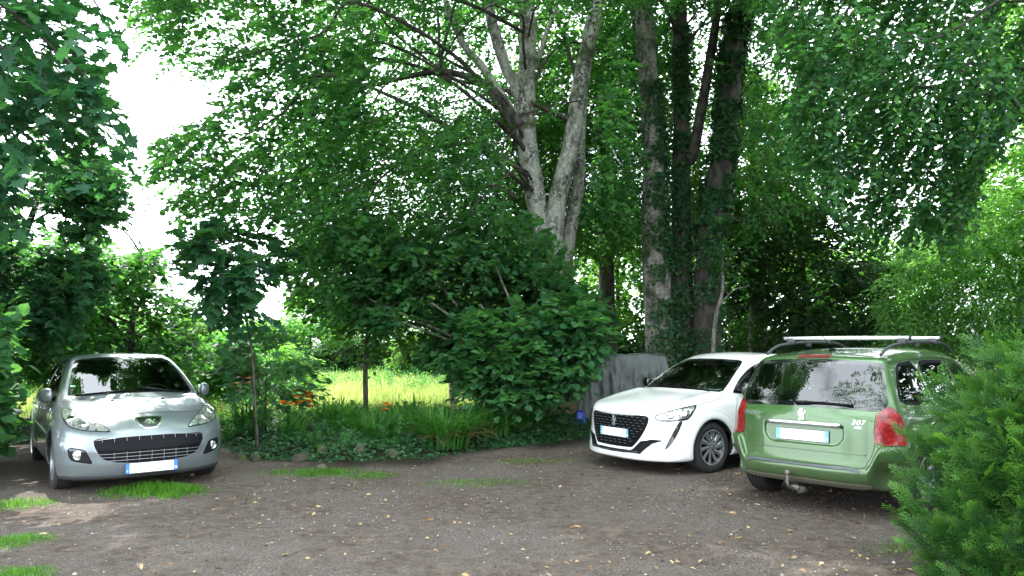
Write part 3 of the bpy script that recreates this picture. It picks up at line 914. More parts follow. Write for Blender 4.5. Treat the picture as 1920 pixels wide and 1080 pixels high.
    for q in LION: poly_solid(mb, [(-v * .95, u * .55) if False else (u * 1.25, v * .62) for u, v in q], .006, 0, lambda V: place(V * np.array([.115, .125, 1]), P + N * .009, (0, -1, 0), up))
    k.part('badge', mb, M['chrome'])
    bez = [(.285, .765, .508), (.143, .622, .487), (.125, .596, .443), (.094, .545, .337), (.128, .602, .343), (.232, .726, .366), (.262, .752, .41)]
    for sg in (1, -1):
        f = k.panel('fog_light', bez, [M['gloss_black'], M['black']], mirror=sg < 0, rim=.01, rnd=1, res=.02)
        P = k.surf([(.187, .672, .425)])[0]; N = norm(k.normal([P])[0] + np.array([-1.1, 0, 0]))
        t, n_, b_ = frames([P, P + N]); mb = MB()
        a = np.linspace(0, 2 * np.pi, 24, endpoint=False)
        prof = [(0, .016, 0), (.025, .014, 0), (.038, .008, 0), (.041, .014, 1), (.049, .010, 1), (.051, -.02, 1)]
        V = np.array([P + N * d_ + rr * (np.cos(q) * n_[0] + np.sin(q) * b_[0]) for rr, d_, _ in prof for q in a])
        for ii in range(5):
            q = [(ii * 24 + j, ii * 24 + 24 + j, ii * 24 + 24 + (j + 1) % 24, ii * 24 + (j + 1) % 24) for j in range(24)]
            mb.add(V * np.array([1, sg, 1]), quads=q, m=1 if ii > 1 else 0)
        k.part('fog_lens', mb, [M['fog'], M['chrome']], f)
    k.line('lower_lip', [(.52, .79, .185), (.36, .755, .185), (.2, .62, .183), (.085, .38, .182), (.06, 0, .182), (.085, -.38, .182), (.2, -.62, .183), (.36, -.755, .185), (.52, -.79, .185)], .030, M['under'], n=8, off=-.010, seg=10)
    k.line('panel_gap', [[(.44, .60, .80), (.375, .40, .812), (.355, .2, .818), (.352, 0, .820), (.355, -.2, .818), (.375, -.40, .812), (.44, -.60, .80)]], .0035, M['under'], n=6)
    for sg in (1, -1):
        k.line('door_gap', [[(1.33, sg * .85, .93), (1.24, sg * .87, .75), (1.22, sg * .87, .5), (1.30, sg * .86, .26)], [(2.50, sg * .84, .95), (2.52, sg * .87, .6), (2.50, sg * .86, .26)], [(.80, sg * .775, .875), (1.05, sg * .79, .925), (1.2, sg * .74, .955)]], .0035, M['under'])
        k.line('side_moulding', [(.98 + .25, sg * .872, .575), (2.0, sg * .874, .592), (2.9, sg * .874, .615)], .014, M['silver'])
        for hx in (2.25, 3.24):
            P = k.surf([(hx, sg * .86, .80)])[0]; V, Q = rbox((.19, .035, .032), .014, 4, P + np.array([0, sg * .018, 0])); k.part('door_handle', MB().add(V, quads=Q), M['satin'])
        door_mirror(k, (1.40, sg * .885, .995), sg, M['silver'], (.17, .14, .17))
    # wipers along the cowl, washer nozzles, roof aerial, windscreen stickers
    for y0, y1 in ((.62, -.02), (-.05, -.62)):
        A, B = k.surf([(1.14, y0, 1.0)])[0], k.surf([(1.08, y1, 1.02)])[0]
        V, t, Q = tube([A + (-.02, 0, .012), (A + B) / 2 + (-.05, 0, .015), B + (-.02, 0, .012)], [.012, .010, .006], 6); k.part('wiper', MB().add(V, t, Q), M['black'])
    for y in (.27, -.27):
        P = k.surf([(.86, y, .95)])[0]; V, Q = rbox((.04, .03, .018), .008, 4, P); k.part('washer_nozzle', MB().add(V, quads=Q), M['black'])
    mb = MB(); V, t, Q = tube([(3.45, 0, 1.385), (3.62, 0, 1.52), (3.74, 0, 1.62)], [.008, .004, .003], 6); mb.add(V, t, Q); k.part('aerial', mb, M['black'])
    for z in (1.085, 1.06):
        mb = MB()
        P = k.surf([(1.36, .60, z)])[0]; N = k.normal([P])[0]; poly_solid(mb, [(-.035, -.011), (.035, -.011), (.035, .011), (-.035, .011)], .002, 0, lambda V: place(V, P + N * .004, (0, -1, 0), np.cross(N, (0, -1, 0)) * 1.0))
        k.part('windscreen_sticker', mb, M['paper'])
    up = norm(np.array([.08, 0, 1.0]))
    number_plate(k, np.array([-.018, 0, .272]), (0, -1, 0), up, M)
    interior(k, 1.98, M, rear=3.0)
    mb = MB(); V, Q = rbox((.05, .24, .07), .024, 6, (1.75, 0, 1.285)); mb.add(V, quads=Q); k.part('rear_view_mirror', mb, M['black'])
    for xw in (SILVER['xf'], SILVER['xr']):
        for sg in (1, -1):
            wheel(k, xw, sg, .305, .205, .195, .842, M, 7)

# ------------------------------------------------------------------ white hatchback (front three-quarter view)
def white_car():
    WHITE.update(in0=1.14, in1=3.75)
    k = Car(WHITE, 'parked_car', (2.941, 10.576, 0), 33.6, 'white hatchback with a black grille parked beside the green estate car')
    ws = [(1.19, .69, .985), (1.36, .665, 1.085), (1.60, .60, 1.215), (1.80, .535, 1.318), (1.86, .485, 1.348), (1.82, .28, 1.358), (1.80, 0, 1.362)]
    wsb = [(1.06, 0, .978), (1.09, .30, .979), (1.15, .56, .977)]
    wso = ws + mirror_y(ws[:-1])[::-1] + [(a, -b, c) for a, b, c in wsb[::-1]][:2] + [wsb[0]] + wsb[1:]
    k.holes.append(('x', [(b * .955, c + (.012 if c < 1.1 else -.022 if c > 1.3 else 0)) for a, b, c in wso], lambda x, y, z: x - 2.3))
    side = [(1.30, 0, .935), (1.36, 0, 1.0), (1.52, 0, 1.118), (1.76, 0, 1.240), (2.02, 0, 1.318), (2.35, 0, 1.352), (2.52, 0, 1.352), (2.52, 0, .945), (1.9, 0, .935)]
    side2 = [(2.60, 0, 1.350), (2.95, 0, 1.325), (3.22, 0, 1.26), (3.42, 0, 1.14), (3.40, 0, 1.06), (3.30, 0, .98), (2.60, 0, .950)]
    for s_ in (side, side2):
        c = np.mean([(a, z) for a, _, z in s_], 0)
        k.holes.append(('z', [(c[0] + (a - c[0]) * .92, c[1] + (z - c[1]) * .88) for a, _, z in s_], lambda x, y, z: .38 - np.abs(y)))
    k.holes.append(('x', [(-.56, 1.03), (.56, 1.03), (.50, 1.28), (-.50, 1.28)], lambda x, y, z: 3.2 - x))
    k.build_body(4.06, [M['white'], M['under']])
    k.panel('windscreen', wso, [M['glass'], M['frit']], rim=.035, rnd=1, skirt=.004)
    def fit(s_, side):
        P = np.array(s_, float); P[:, 1] = side * (.875 - (P[:, 2] - .7) * .40); return k.surf(P)
    for s_ in (side, side2):
        for sg in (1, -1):
            k.panel('side_window', fit(s_, sg), [M['glass'], M['frit']], rim=.035, rnd=1, skirt=.004)
    k.panel('rear_window', [(3.9, -.60, 1.01), (3.9, .60, 1.01), (3.7, .54, 1.30), (3.7, -.54, 1.30)], [M['glass'], M['frit']], rim=.04, rnd=1, skirt=.004)
    lamp = [(.135, .565, .700), (.14, .590, .672), (.168, .627, .642), (.256, .731, .645), (.352, .805, .655), (.426, .838, .668), (.484, .846, .712), (.573, .827, .782), (.640, .795, .836), (.50, .775, .815), (.371, .745, .792), (.241, .664, .755), (.186, .611, .732)]
    for sg in (1, -1):
        h = k.panel('headlight', lamp, [M['lens_dark'], M['gloss_black']], mirror=sg < 0, rim=.016, rnd=1, res=.02, off=.004, skirt=.02)
        for (px, py, pz), r in (((.40, .795, .728), .050), ((.27, .71, .70), .040), ((.50, .82, .765), .026)):
            P = k.surf([(px, py, pz)])[0]; N = norm(k.normal([P])[0] + np.array([-.35, 0, .1]))
            mb = MB(); t, n_, b_ = frames([P, P + N]); a = np.linspace(0, 2 * np.pi, 16, endpoint=False)
            V = np.array([P + N * d_ + rr * (np.cos(q) * n_[0] * .75 + np.sin(q) * b_[0]) for rr, d_ in [(0, .014), (r * .6, .012), (r, .007), (r * 1.1, -.01)] for q in a])
            mb.add(V * np.array([1, sg, 1]), quads=[(i * 16 + j, i * 16 + 16 + j, i * 16 + 16 + (j + 1) % 16, i * 16 + (j + 1) % 16) for i in range(3) for j in range(16)])
            k.part('reflector', mb, M['chrome'], h)
        k.panel('daylight_strip', [(.330, .787, .650), (.372, .815, .654), (.322, .792, .537), (.268, .759, .417), (.214, .718, .338), (.184, .690, .316), (.192, .695, .348), (.240, .732, .461)], [M['gloss_black'], M['gloss_black']], mirror=sg < 0, rnd=1, res=.02, off=.004)
    top = [(.075, .515, .690), (.06, .47, .705), (.03, .25, .698), (.028, 0, .694)]
    low = [(.10, .508, .616), (.07, .462, .507), (.04, .403, .411), (.008, .333, .330), (0, .305, .316), (-.015, 0, .310)]
    gr = top + mirror_y(top[:-1])[::-1] + mirror_y(low) + low[:-1][::-1]
    g = k.panel('grille', gr, [M['black'], M['black']], rim=.016, rnd=1, res=.025, off=.004)
    bars = []
    for i, z in enumerate(np.linspace(.345, .672, 11)):
        hw = np.interp(z, [.33, .411, .507, .616, .68], [.325, .395, .455, .50, .505]) - .018
        bars.append([(.05, y, z) for y in np.linspace(hw, -hw, 25)])
    k.line('grille_bar', bars, .0085, M['black'], parent=g, n=3, off=.006)
    mb = MB()
    for i, z in enumerate(np.linspace(.345, .672, 11)):
        hw = np.interp(z, [.33, .411, .507, .616, .68], [.325, .395, .455, .50, .505]) - .04
        for y in np.arange(-hw, hw, .085):
            P = k.surf([(.05, y + (.04 if i % 2 else 0), z + .004)])[0]; N = k.normal([P])[0]
            if abs(P[1]) < hw:
                V, Q = rbox((.010, .045, .004), .002, 2, P + N * .013); mb.add(V, quads=Q)
    k.part('grille_dash', mb, M['alloy'], g)['kind'] = 'stuff'
    lo = [(.165, .672, .438), (.10, .54, .425), (.075, .505, .418), (.043, .423, .400), (.005, .345, .310), (-.01, .305, .288), (-.027, 0, .278)]
    lob = [(.172, .664, .420), (.1, .565, .380), (.056, .497, .313), (.022, .442, .249), (-.02, .2, .243), (-.028, 0, .243)]
    k.panel('lower_grille', lo + mirror_y(lo[:-1])[::-1] + mirror_y(lob) + lob[:-1][::-1], [M['black'], M['black']], rim=.008, rnd=0, res=.022, off=.004)
    k.line('lower_grille_bar', [[(0, y, z) for y in np.linspace(w_, -w_, 13)] for z, w_ in ((.258, .42), (.275, .42))], .005, M['grey_plastic'], n=3, off=.006)
    k.line('bumper_lip', [[(.36, .80, .22), (.1, .62, .20), (0, .35, .195), (-.03, 0, .193), (0, -.35, .195), (.1, -.62, .20), (.36, -.80, .22)]], .008, M['white'], n=6, off=-.003)
    mb = MB(); P = k.surf([(.02, 0, .622)])[0]; N = k.normal([P])[0]; up = norm(np.array([0.1, 0, 1]))
    for q in LION: poly_solid(mb, q, .010, 0, lambda V: place(V * np.array([.115, .125, 1]), P + N * .016, (0, -1, 0), up))
    k.part('badge', mb, M['chrome'])
    mb = MB(); V, T = text_mesh('PEUGEOT', .034, .001, space=1.25); P = k.surf([(.06, 0, .752)])[0]; N = k.normal([P])[0]
    mb.add(place(V, P + N * .003, (0, -1, 0), np.cross(N, (0, -1, 0))), T); k.part('lettering', mb, M['satin'])
    k.line('panel_gap', [[(.64, .80, .838), (.8, .81, .862), (1.0, .80, .89), (1.16, .765, .925)], [(.64, -.80, .838), (.8, -.81, .862), (1.0, -.80, .89), (1.16, -.765, .925)],
                         [(.06, .50, .715), (.035, .25, .712), (.03, 0, .709), (.035, -.25, .712), (.06, -.50, .715), (.15, -.60, .728), (.25, -.68, .765), (.37, -.755, .80)]], .0035, M['under'])
    for sg in (1, -1):
        k.line('door_gap', [[(1.36, sg * .84, .91), (1.27, sg * .87, .72), (1.24, sg * .87, .5), (1.30, sg * .86, .24)], [(2.56, sg * .84, .92), (2.56, sg * .87, .6), (2.5, sg * .86, .24)]], .0035, M['under'])
        a = np.linspace(R(35), R(165), 12)
        k.line('arch_crease', [(.835 - .47 * math.cos(t) * 1.0, sg * .87, .31 + .455 * math.sin(t)) for t in a], .006, M['white'], n=2, off=-.002)
        a = np.linspace(R(-8), R(188), 24)
        for xw in (.835, 3.375):
            k.line('arch_lining', [(xw + .343 * math.cos(t), sg * .862, .31 + .343 * math.sin(t)) for t in a], .007, M['under'], n=2, off=-.004)
        for hx in (2.3, 3.2):
            P = k.surf([(hx, sg * .86, .80)])[0]; V, Q = rbox((.19, .035, .032), .014, 4, P + np.array([0, sg * .018, 0])); k.part('door_handle', MB().add(V, quads=Q), M['white'])
        door_mirror(k, (1.50, sg * .94, 1.01), sg, M['gloss_black'])
    for y0, y1 in ((.60, -.02), (-.06, -.60)):
        A, B = k.surf([(1.16, y0, .995)])[0], k.surf([(1.10, y1, 1.0)])[0]
        V, t, Q = tube([A + (-.02, 0, .014), (A + B) / 2 + (-.045, 0, .016), B + (-.02, 0, .014)], [.012, .010, .006], 6); k.part('wiper', MB().add(V, t, Q), M['black'])
    mb = MB(); V, Q = rbox((.16, .36, .02), .009, 6, (1.93, -.30, 1.335)); V[:, 2] += -.55 * (1.93 - V[:, 0]); mb.add(V, quads=Q); k.part('sun_visor', mb, M['visor'])
    mb = MB(); V, Q = rbox((.05, .24, .07), .024, 6, (1.70, 0, 1.245)); mb.add(V, quads=Q); k.part('rear_view_mirror', mb, M['black'])
    number_plate(k, np.array([-.012, -.02, .482]), (0, -1, 0), (.02, 0, 1), M, blue='plate_pale')
    interior(k, 2.0, M, rear=3.0)
    for xw in (WHITE['xf'], WHITE['xr']):
        for sg in (1, -1):
            wheel(k, xw, sg, .31, .213, .195, .852, M, 10)

# ------------------------------------------------------------------ green estate car (seen from behind)
def green_car():
    GREEN.update(in0=1.14, in1=4.2)
    k = Car(GREEN, 'parked_car', (4.443, 8.764, 0), -136.84, 'dusty green estate car with silver roof bars seen from behind beside the conifer bush')
    rw = [(4.18, .640, .967), (4.11, .692, .985), (4.095, .708, 1.03), (4.05, .690, 1.14), (3.99, .655, 1.28), (3.945, .622, 1.378), (3.95, .58, 1.398), (4.01, .40, 1.412), (4.04, .2, 1.423), (4.048, 0, 1.427)]
    rwb = [(4.285, 0, .980), (4.263, .27, .978), (4.22, .5, .972)]
    rwo = rw + mirror_y(rw[:-1])[::-1] + [(a, -b, c) for a, b, c in rwb[::-1]][:2] + [rwb[0]] + rwb[1:]
    k.holes.append(('x', [(b * .94, c + (.03 if c < 1.05 else -.03 if c > 1.3 else 0)) for a, b, c in rwo], lambda x, y, z: 3.75 - x))
    wso = [(1.2, .68, .99), (1.6, .62, 1.2), (1.9, .55, 1.385), (1.88, 0, 1.41), (1.9, -.55, 1.385), (1.6, -.62, 1.2), (1.2, -.68, .99), (1.1, 0, .99)]
    k.holes.append(('x', [(b * .95, c) for a, b, c in wso], lambda x, y, z: x - 2.2))
    quarter = [(3.985, 0, 1.06), (3.86, 0, 1.25), (3.74, 0, 1.365), (3.62, 0, 1.395), (3.30, 0, 1.402), (3.26, 0, .985), (3.46, 0, .987), (3.88, 0, 1.005)]
    door = [(3.19, 0, 1.400), (2.80, 0, 1.400), (2.42, 0, 1.39), (2.40, 0, .972), (3.19, 0, .978)]
    front = [(2.32, 0, 1.385), (2.1, 0, 1.355), (1.85, 0, 1.265), (1.55, 0, 1.09), (1.42, 0, .99), (1.6, 0, .968), (2.32, 0, .970)]
    for s_ in (quarter, door, front):
        c = np.mean([(a, z) for a, _, z in s_], 0)
        k.holes.append(('z', [(c[0] + (a - c[0]) * .90, c[1] + (z - c[1]) * .87) for a, _, z in s_], lambda x, y, z: .4 - np.abs(y)))
    rec = [(.0, .838), (.33, .832), (.385, .815), (.392, .77), (.385, .70), (.345, .645), (.29, .628), (.0, .628)]
    rec = rec + [(-a, b) for a, b in rec[::-1][1:-1]]
    def recess(f, x, y, z):                                       # the dished panel round the number plate
        g = sdpoly(y, z, rec)
        xs = pch(z, GREEN['tail']) - GREEN['rbowA'] * (np.abs(y) / GREEN['W']) ** GREEN['rbowP']
        return smax(f, -smax(g + .006, xs - .028 - x, .012), .008)
    k.cuts.append(recess)
    k.build_body(4.43, [M['green'], M['under']])
    k.panel('rear_window', rwo, [M['glass'], M['frit']], rim=.045, rnd=1, skirt=.004)
    k.panel('windscreen', wso, [M['glass'], M['frit']], rim=.035, rnd=1, skirt=.004)
    def fit(s_, side):
        P = np.array(s_, float); P[:, 1] = side * (.875 - (P[:, 2] - .7) * .33); return k.surf(P)
    for s_ in (quarter, door, front):
        for sg in (1, -1):
            k.panel('side_window', fit(s_, sg), [M['glass'], M['black']], rim=.034, rnd=1, skirt=.004)
    tail = [(4.20, .650, .945), (4.135, .69, .975), (4.098, .715, 1.012), (4.07, .755, .985), (4.05, .80, .90), (4.045, .835, .80), (4.05, .845, .685), (4.12, .825, .668), (4.27, .660, .664), (4.26, .652, .80)]
    for sg in (1, -1):
        k.panel('tail_light', tail, [M['red'], M['red']], mirror=sg < 0, rnd=1, res=.02, off=.008, skirt=.02)
    gate = [(4.19, .640, .955), (4.262, .640, .80), (4.27, .642, .66), (4.335, .60, .53), (4.36, .55, .475), (4.38, .3, .470), (4.385, 0, .470)]
    lines = gate + mirror_y(gate[:-1])[::-1]
    k.line('panel_gap', [lines], .0028, M['under'], n=6)
    k.line('tailgate_crease', [[(4.3, y, .575) for y in np.linspace(.58, -.58, 9)]], .004, M['green'], n=4, off=-.001)
    k.panel('bumper_step', [(4.37, .535, .448), (4.408, .3, .447), (4.412, 0, .447), (4.408, -.3, .447), (4.37, -.535, .448), (4.36, -.55, .420), (4.40, -.3, .415), (4.41, 0, .414), (4.40, .3, .415), (4.36, .55, .420)], [M['trim'], M['trim']], rnd=1, off=.012, skirt=.03, res=.025)
    k.panel('bumper_valance', [(4.33, .56, .312), (4.37, .3, .322), (4.38, 0, .325), (4.37, -.3, .322), (4.33, -.56, .312), (4.30, -.62, .285), (4.28, -.58, .245), (4.28, -.3, .245), (4.30, 0, .25), (4.28, .3, .245), (4.28, .58, .245), (4.30, .62, .285)], [M['green_low'], M['green_low']], rnd=1, off=.004)
    hd = MB()
    P = np.array([(4.300, y, .822) for y in np.linspace(-.365, .365, 13)]); P = k.surf(P) + np.array([.012, 0, 0])
    V, t, Q = tube(P, .0225, 10); V[:, 0] = P[:, 0].mean() + (V[:, 0] - P[:, 0].mean()) * .8; hd.add(V, t, Q)
    k.part('tailgate_handle', hd, M['satin'])
    number_plate(k, np.array([4.308, -.005, .712]), (0, 1, 0), (-.09, 0, 1), M, blue='plate_pale')
    def stick(V, T, y, z, mat, name):
        P = k.surf([(4.3, y, z)])[0]; N = k.normal([P])[0]; ex = np.array([-N[1], N[0], 0]); mb = MB()
        mb.add(place(V, P + N * .003, ex, np.cross(N, ex)), T); return k.part(name, mb, mat)
    V, T = text_mesh('PEUGEOT', .046, .002, space=1.22); stick(V, T, -.53, .888, M['satin'], 'lettering')
    V, T = text_mesh('307', .062, .002, font_shear=.25, space=1.1); stick(V * np.array([1.15, 1, 1]), T, .515, .865, M['satin'], 'lettering')
    V, T = text_mesh('HDi', .034, .002); stick(V, T, .515, .818, M['satin'], 'lettering')
    mb = MB(); P = k.surf([(4.3, -.005, .905)])[0]; N = k.normal([P])[0]
    for q in LION: poly_solid(mb, q, .008, 0, lambda V: place(V * np.array([.10, .105, 1]), P + N * .002, (0, 1, 0), np.cross(N, (0, 1, 0))))
    k.part('badge', mb, M['chrome'])
    k.panel('brake_light', [(3.965, .155, 1.452), (3.965, -.155, 1.452), (4.035, -.155, 1.432), (4.035, .155, 1.432)], [M['red_dark'], M['red_dark']], rnd=0, off=.008, skirt=.02)
    mb = MB()
    P = [k.surf([p])[0] + k.normal([p])[0] * .018 for p in ((4.27, -.06, 1.005), (4.255, .15, 1.012), (4.22, .45, 1.005))]
    V, t, Q = tube(smooth_path(P, 4), [.02] * 3 + [.012] * 6, 8); mb.add(V, t, Q); k.part('wiper', mb, M['black'])
    mb = MB(); V, t, Q = tube(smooth_path([(4.28, -.08, .235), (4.40, -.08, .22), (4.47, -.08, .26), (4.47, -.08, .35)], 6), .014, 10); mb.add(V, t, Q)
    V, Q = rbox((.05, .05, .05), .024, 6, (4.47, -.08, .368)); mb.add(V, quads=Q)
    V, Q = rbox((.05, .09, .05), .02, 4, (4.36, -.06, .22)); mb.add(V, quads=Q)
    k.part('tow_bar', mb, M['steel'])
    mb = MB(); V, t, Q = tube([(4.22, -.02, .19), (4.30, -.06, .19)], .035, 12); mb.add(V, t, Q); k.part('exhaust_pipe', mb, M['steel'])
    for sg in (1, -1):
        P = smooth_path([(3.86, sg * .572, 1.470), (3.70, sg * .575, 1.530), (3.50, sg * .576, 1.562), (2.9, sg * .578, 1.590), (2.2, sg * .574, 1.575), (1.98, sg * .572, 1.535), (1.85, sg * .566, 1.478)], 6)
        mb = MB(); V, t, Q = tube(P, .016, 8); mb.add(V, t, Q)
        for x in (2.9,):
            V, Q = rbox((.10, .03, .06), .012, 4, (x, sg * .577, 1.563)); mb.add(V, quads=Q)
        k.part('roof_rail', mb, M['grey_plastic'])
    for x, name in ((3.32, 'b'), (2.42, 'f')):
        mb = MB(); V, Q = rbox((.055, 1.30, .042), .016, 6, (x, 0, 1.632)); mb.add(V, quads=Q)
        bar = k.part('roof_bar', mb, M['alu'])
        for sg in (1, -1):
            V, Q = rbox((.06, .10, .075), .02, 4, (x, sg * .575, 1.596)); k.part('bar_clamp', MB().add(V, quads=Q), M['grey_plastic'], bar)
            V, Q = rbox((.058, .008, .045), .003, 2, (x, sg * .654, 1.632)); k.part('end_cap', MB().add(V, quads=Q), M['grey_plastic'], bar)
    mb = MB(); V, Q = rbox((.07, .05, .025), .01, 4, (3.55, -.02, 1.512)); mb.add(V, quads=Q); V, t, Q = tube([(3.55, -.02, 1.515), (3.68, -.02, 1.60), (3.80, -.02, 1.665)], [.007, .004, .003], 6); mb.add(V, t, Q); k.part('aerial', mb, M['black'])
    for sg in (1, -1):
        k.line('door_gap', [[(3.24, sg * .83, .98), (3.28, sg * .86, .75), (3.20, sg * .87, .62), (3.1, sg * .87, .3)], [(2.36, sg * .84, .96), (2.34, sg * .87, .6), (2.30, sg * .86, .26)], [(3.9, sg * .70, 1.43), (3.4, sg * .70, 1.44), (2.6, sg * .70, 1.45), (2.1, sg * .70, 1.40)]], .0035, M['under'])
        door_mirror(k, (1.45, sg * .95, 1.01), sg, M['green'])
        for hx in (2.2, 3.06):
            P = k.surf([(hx, sg * .86, .83)])[0]; V, Q = rbox((.19, .035, .032), .014, 4, P + np.array([0, sg * .018, 0])); k.part('door_handle', MB().add(V, quads=Q), M['green'])
        lamp = [(.60, .77, .83), (.40, .66, .80), (.2, .50, .70), (.14, .42, .62), (.3, .65, .64), (.5, .78, .70)]
        k.panel('headlight', lamp, [M['lens'], M['lens']], mirror=sg < 0)
    k.panel('grille', [(.05, .5, .45), (0, 0, .45), (.05, -.5, .45), (.03, -.45, .3), (0, 0, .3), (.03, .45, .3)], [M['black'], M['black']], rnd=1)
    interior(k, 2.05, M, rear=3.0)
    mb = MB(); V, Q = rbox((.75, 1.05, .03), .012, 6, (3.62, 0, .93)); mb.add(V, quads=Q); k.part('luggage_cover', mb, M['seat'])
    for sg in (1, -1):
        V, t, Q = tube([(3.30, sg * .70, 1.0), (3.34, sg * .60, 1.36)], .05, 6); k.part('pillar_lining', MB().add(V, t, Q), M['liner'])
    for xw in (GREEN['xf'], GREEN['xr']):
        for sg in (1, -1):
            wheel(k, xw, sg, .315, .205, .205, .85, M, 5)

silver_car()
white_car()
green_car()
# ------------------------------------------------------------------ foliage tools
def leaf_shape(kind):
    """outline in (along 0..1, across, lift) and triangles"""
    if kind == 'simple':
        return np.array([(0, 0, 0), (.42, -.36, .07), (1, 0, -.05), (.42, .36, .07)]), np.array([(0, 1, 2), (0, 2, 3)])
    if kind == 'broad':
        o = [(0, 0, 0), (.10, -.30, .05), (.42, -.47, .08), (.75, -.34, .05), (1.03, 0, -.08), (.75, .34, .05), (.42, .47, .08), (.10, .30, .05)]
        c = [(.45, 0, -.02)]
    elif kind == 'maple':
        o = [(0, 0, 0), (-.10, -.34, .03), (.18, -.30, .05), (.28, -.62, 0), (.48, -.36, .06), (.62, -.40, .03), (.66, -.18, .03), (1.02, 0, -.10),
             (.66, .18, .03), (.62, .40, .03), (.48, .36, .06), (.28, .62, 0), (.18, .30, .05), (-.10, .34, .03)]
        c = [(.36, 0, -.02)]
    elif kind == 'long':
        o = [(0, 0, 0), (.25, -.15, .03), (.6, -.17, .03), (1.0, 0, -.10), (.6, .17, .03), (.25, .15, .03)]
        c = [(.45, 0, -.03)]
    elif kind == 'ivy':
        o = [(0, 0, 0), (.05, -.35, .0), (.35, -.5, .03), (.45, -.25, .03), (1, 0, -.03), (.45, .25, .03), (.35, .5, .03), (.05, .35, 0)]
        c = [(.35, 0, 0)]
    n = len(o)
    return np.array(o + c), np.array([(n, (i + 1) % n, i) for i in range(n)])

def leaves(P, A, U, L, kind, tint):
    """one leaf per row: base P, axis A, normal U, length L -> V, tris, tint per vertex"""
    S, T = leaf_shape(kind)
    A = norm(A); U = norm(U - A * np.sum(U * A, 1, keepdims=True)); B = np.cross(U, A)
    V = P[:, None] + L[:, None, None] * (S[None, :, :1] * A[:, None] + S[None, :, 1:2] * B[:, None] + S[None, :, 2:] * U[:, None])
    k = len(S)
    F = (np.arange(len(P))[:, None, None] * k + T[None]).reshape(-1, 3)
    return V.reshape(-1, 3), F, np.repeat(tint, k)

def sprays(O, D, ln, m, size, kind, droop=.25, spread=.8, flat=.45, tint0=.5, tvar=.25, wood=.004, szvar=.25):
    """leafy twigs: origin O, direction D, length ln, m leaves each -> leaf (V, F, tint) and twig (V, quads)"""
    N = len(O); D = norm(D)
    ln = np.broadcast_to(ln, (N,))
    t = (np.arange(m)[None] + .6 + rng.uniform(-.3, .3, (N, m))) / m
    sag = droop * ln[:, None] * t * t
    P = O[:, None] + D[:, None] * (ln[:, None] * t)[..., None]; P[..., 2] -= sag
    Sv = np.cross(D, np.array([0, 0, 1.])); bad = np.linalg.norm(Sv, axis=1) < .15
    Sv[bad] = rng.normal(size=(bad.sum(), 3)); Sv = norm(Sv)
    sg = np.where(np.arange(m) % 2 == 0, 1., -1.)[None, :, None]
    A = D[:, None] * (.55 + .5 * t[..., None]) + Sv[:, None] * sg * spread + rng.normal(size=(N, m, 3)) * .25
    A[..., 2] -= .18
    U = np.array([0, 0, 1.]) + rng.normal(size=(N, m, 3)) * flat
    L = size * (1 + szvar * rng.uniform(-1, 1, (N, m)))
    ti = np.clip(tint0 + tvar * (rng.uniform(-1, 1, (N, 1)) + .6 * rng.uniform(-1, 1, (N, m))), 0, 1)
    P = P + norm(A) * (.18 * L)[..., None]
    lv = leaves(P.reshape(-1, 3), A.reshape(-1, 3), U.reshape(-1, 3), L.ravel(), kind, ti.ravel())
    # twigs: three-sided tapering rods
    a = np.array([0, 2.1, 4.2])
    Bv = np.cross(D, Sv)
    ring = np.cos(a)[None, :, None] * Sv[:, None] + np.sin(a)[None, :, None] * Bv[:, None]
    st = np.array([0, .5, 1.0]); W = []
    for q, s_ in enumerate(st):
        c = O + D * (ln * s_)[:, None]; c = c - np.array([0, 0, 1.]) * (droop * ln * s_ * s_)[:, None]
        W.append(c[:, None] + ring * wood * (1.2 - .9 * s_))
    W = np.stack(W, 1).reshape(-1, 3)
    b = np.arange(N)[:, None] * 9
    Q = np.concatenate([np.stack([b[:, 0] + r * 3 + i, b[:, 0] + r * 3 + (i + 1) % 3, b[:, 0] + r * 3 + 3 + (i + 1) % 3, b[:, 0] + r * 3 + 3 + i], 1) for r in (0, 1) for i in range(3)])
    return lv, (W, Q)

def merge(parts):
    """parts: list of ((V, F, tint), (W, Q)) -> one leaf array set and one twig array set"""
    V, F, T, n = [], [], [], 0
    W, Q, k = [], [], 0
    for lv, tw in parts:
        V.append(lv[0]); F.append(lv[1] + n); T.append(lv[2]); n += len(lv[0])
        if tw is not None:
            W.append(tw[0]); Q.append(tw[1] + k); k += len(tw[0])
    return np.concatenate(V), np.concatenate(F), np.concatenate(T), (np.concatenate(W) if W else None), (np.concatenate(Q) if Q else None)

def foliage(name, parts, mats, root):
    """one crown part: leaves in the first material, its twigs in the second"""
    V, F, T, W, Q = merge(parts)
    o3 = np.array(root.location)
    faces, mi = [F], [np.zeros(len(F), int)]
    if W is not None:
        Q = Q + len(V); V = np.concatenate([V, W]); T = np.concatenate([T, np.full(len(W), .2)])
        faces.append(Q); mi.append(np.ones(len(Q), int))
    return mk(name, V - o3, faces, mats, root, False, np.concatenate(mi), {'tint': T})

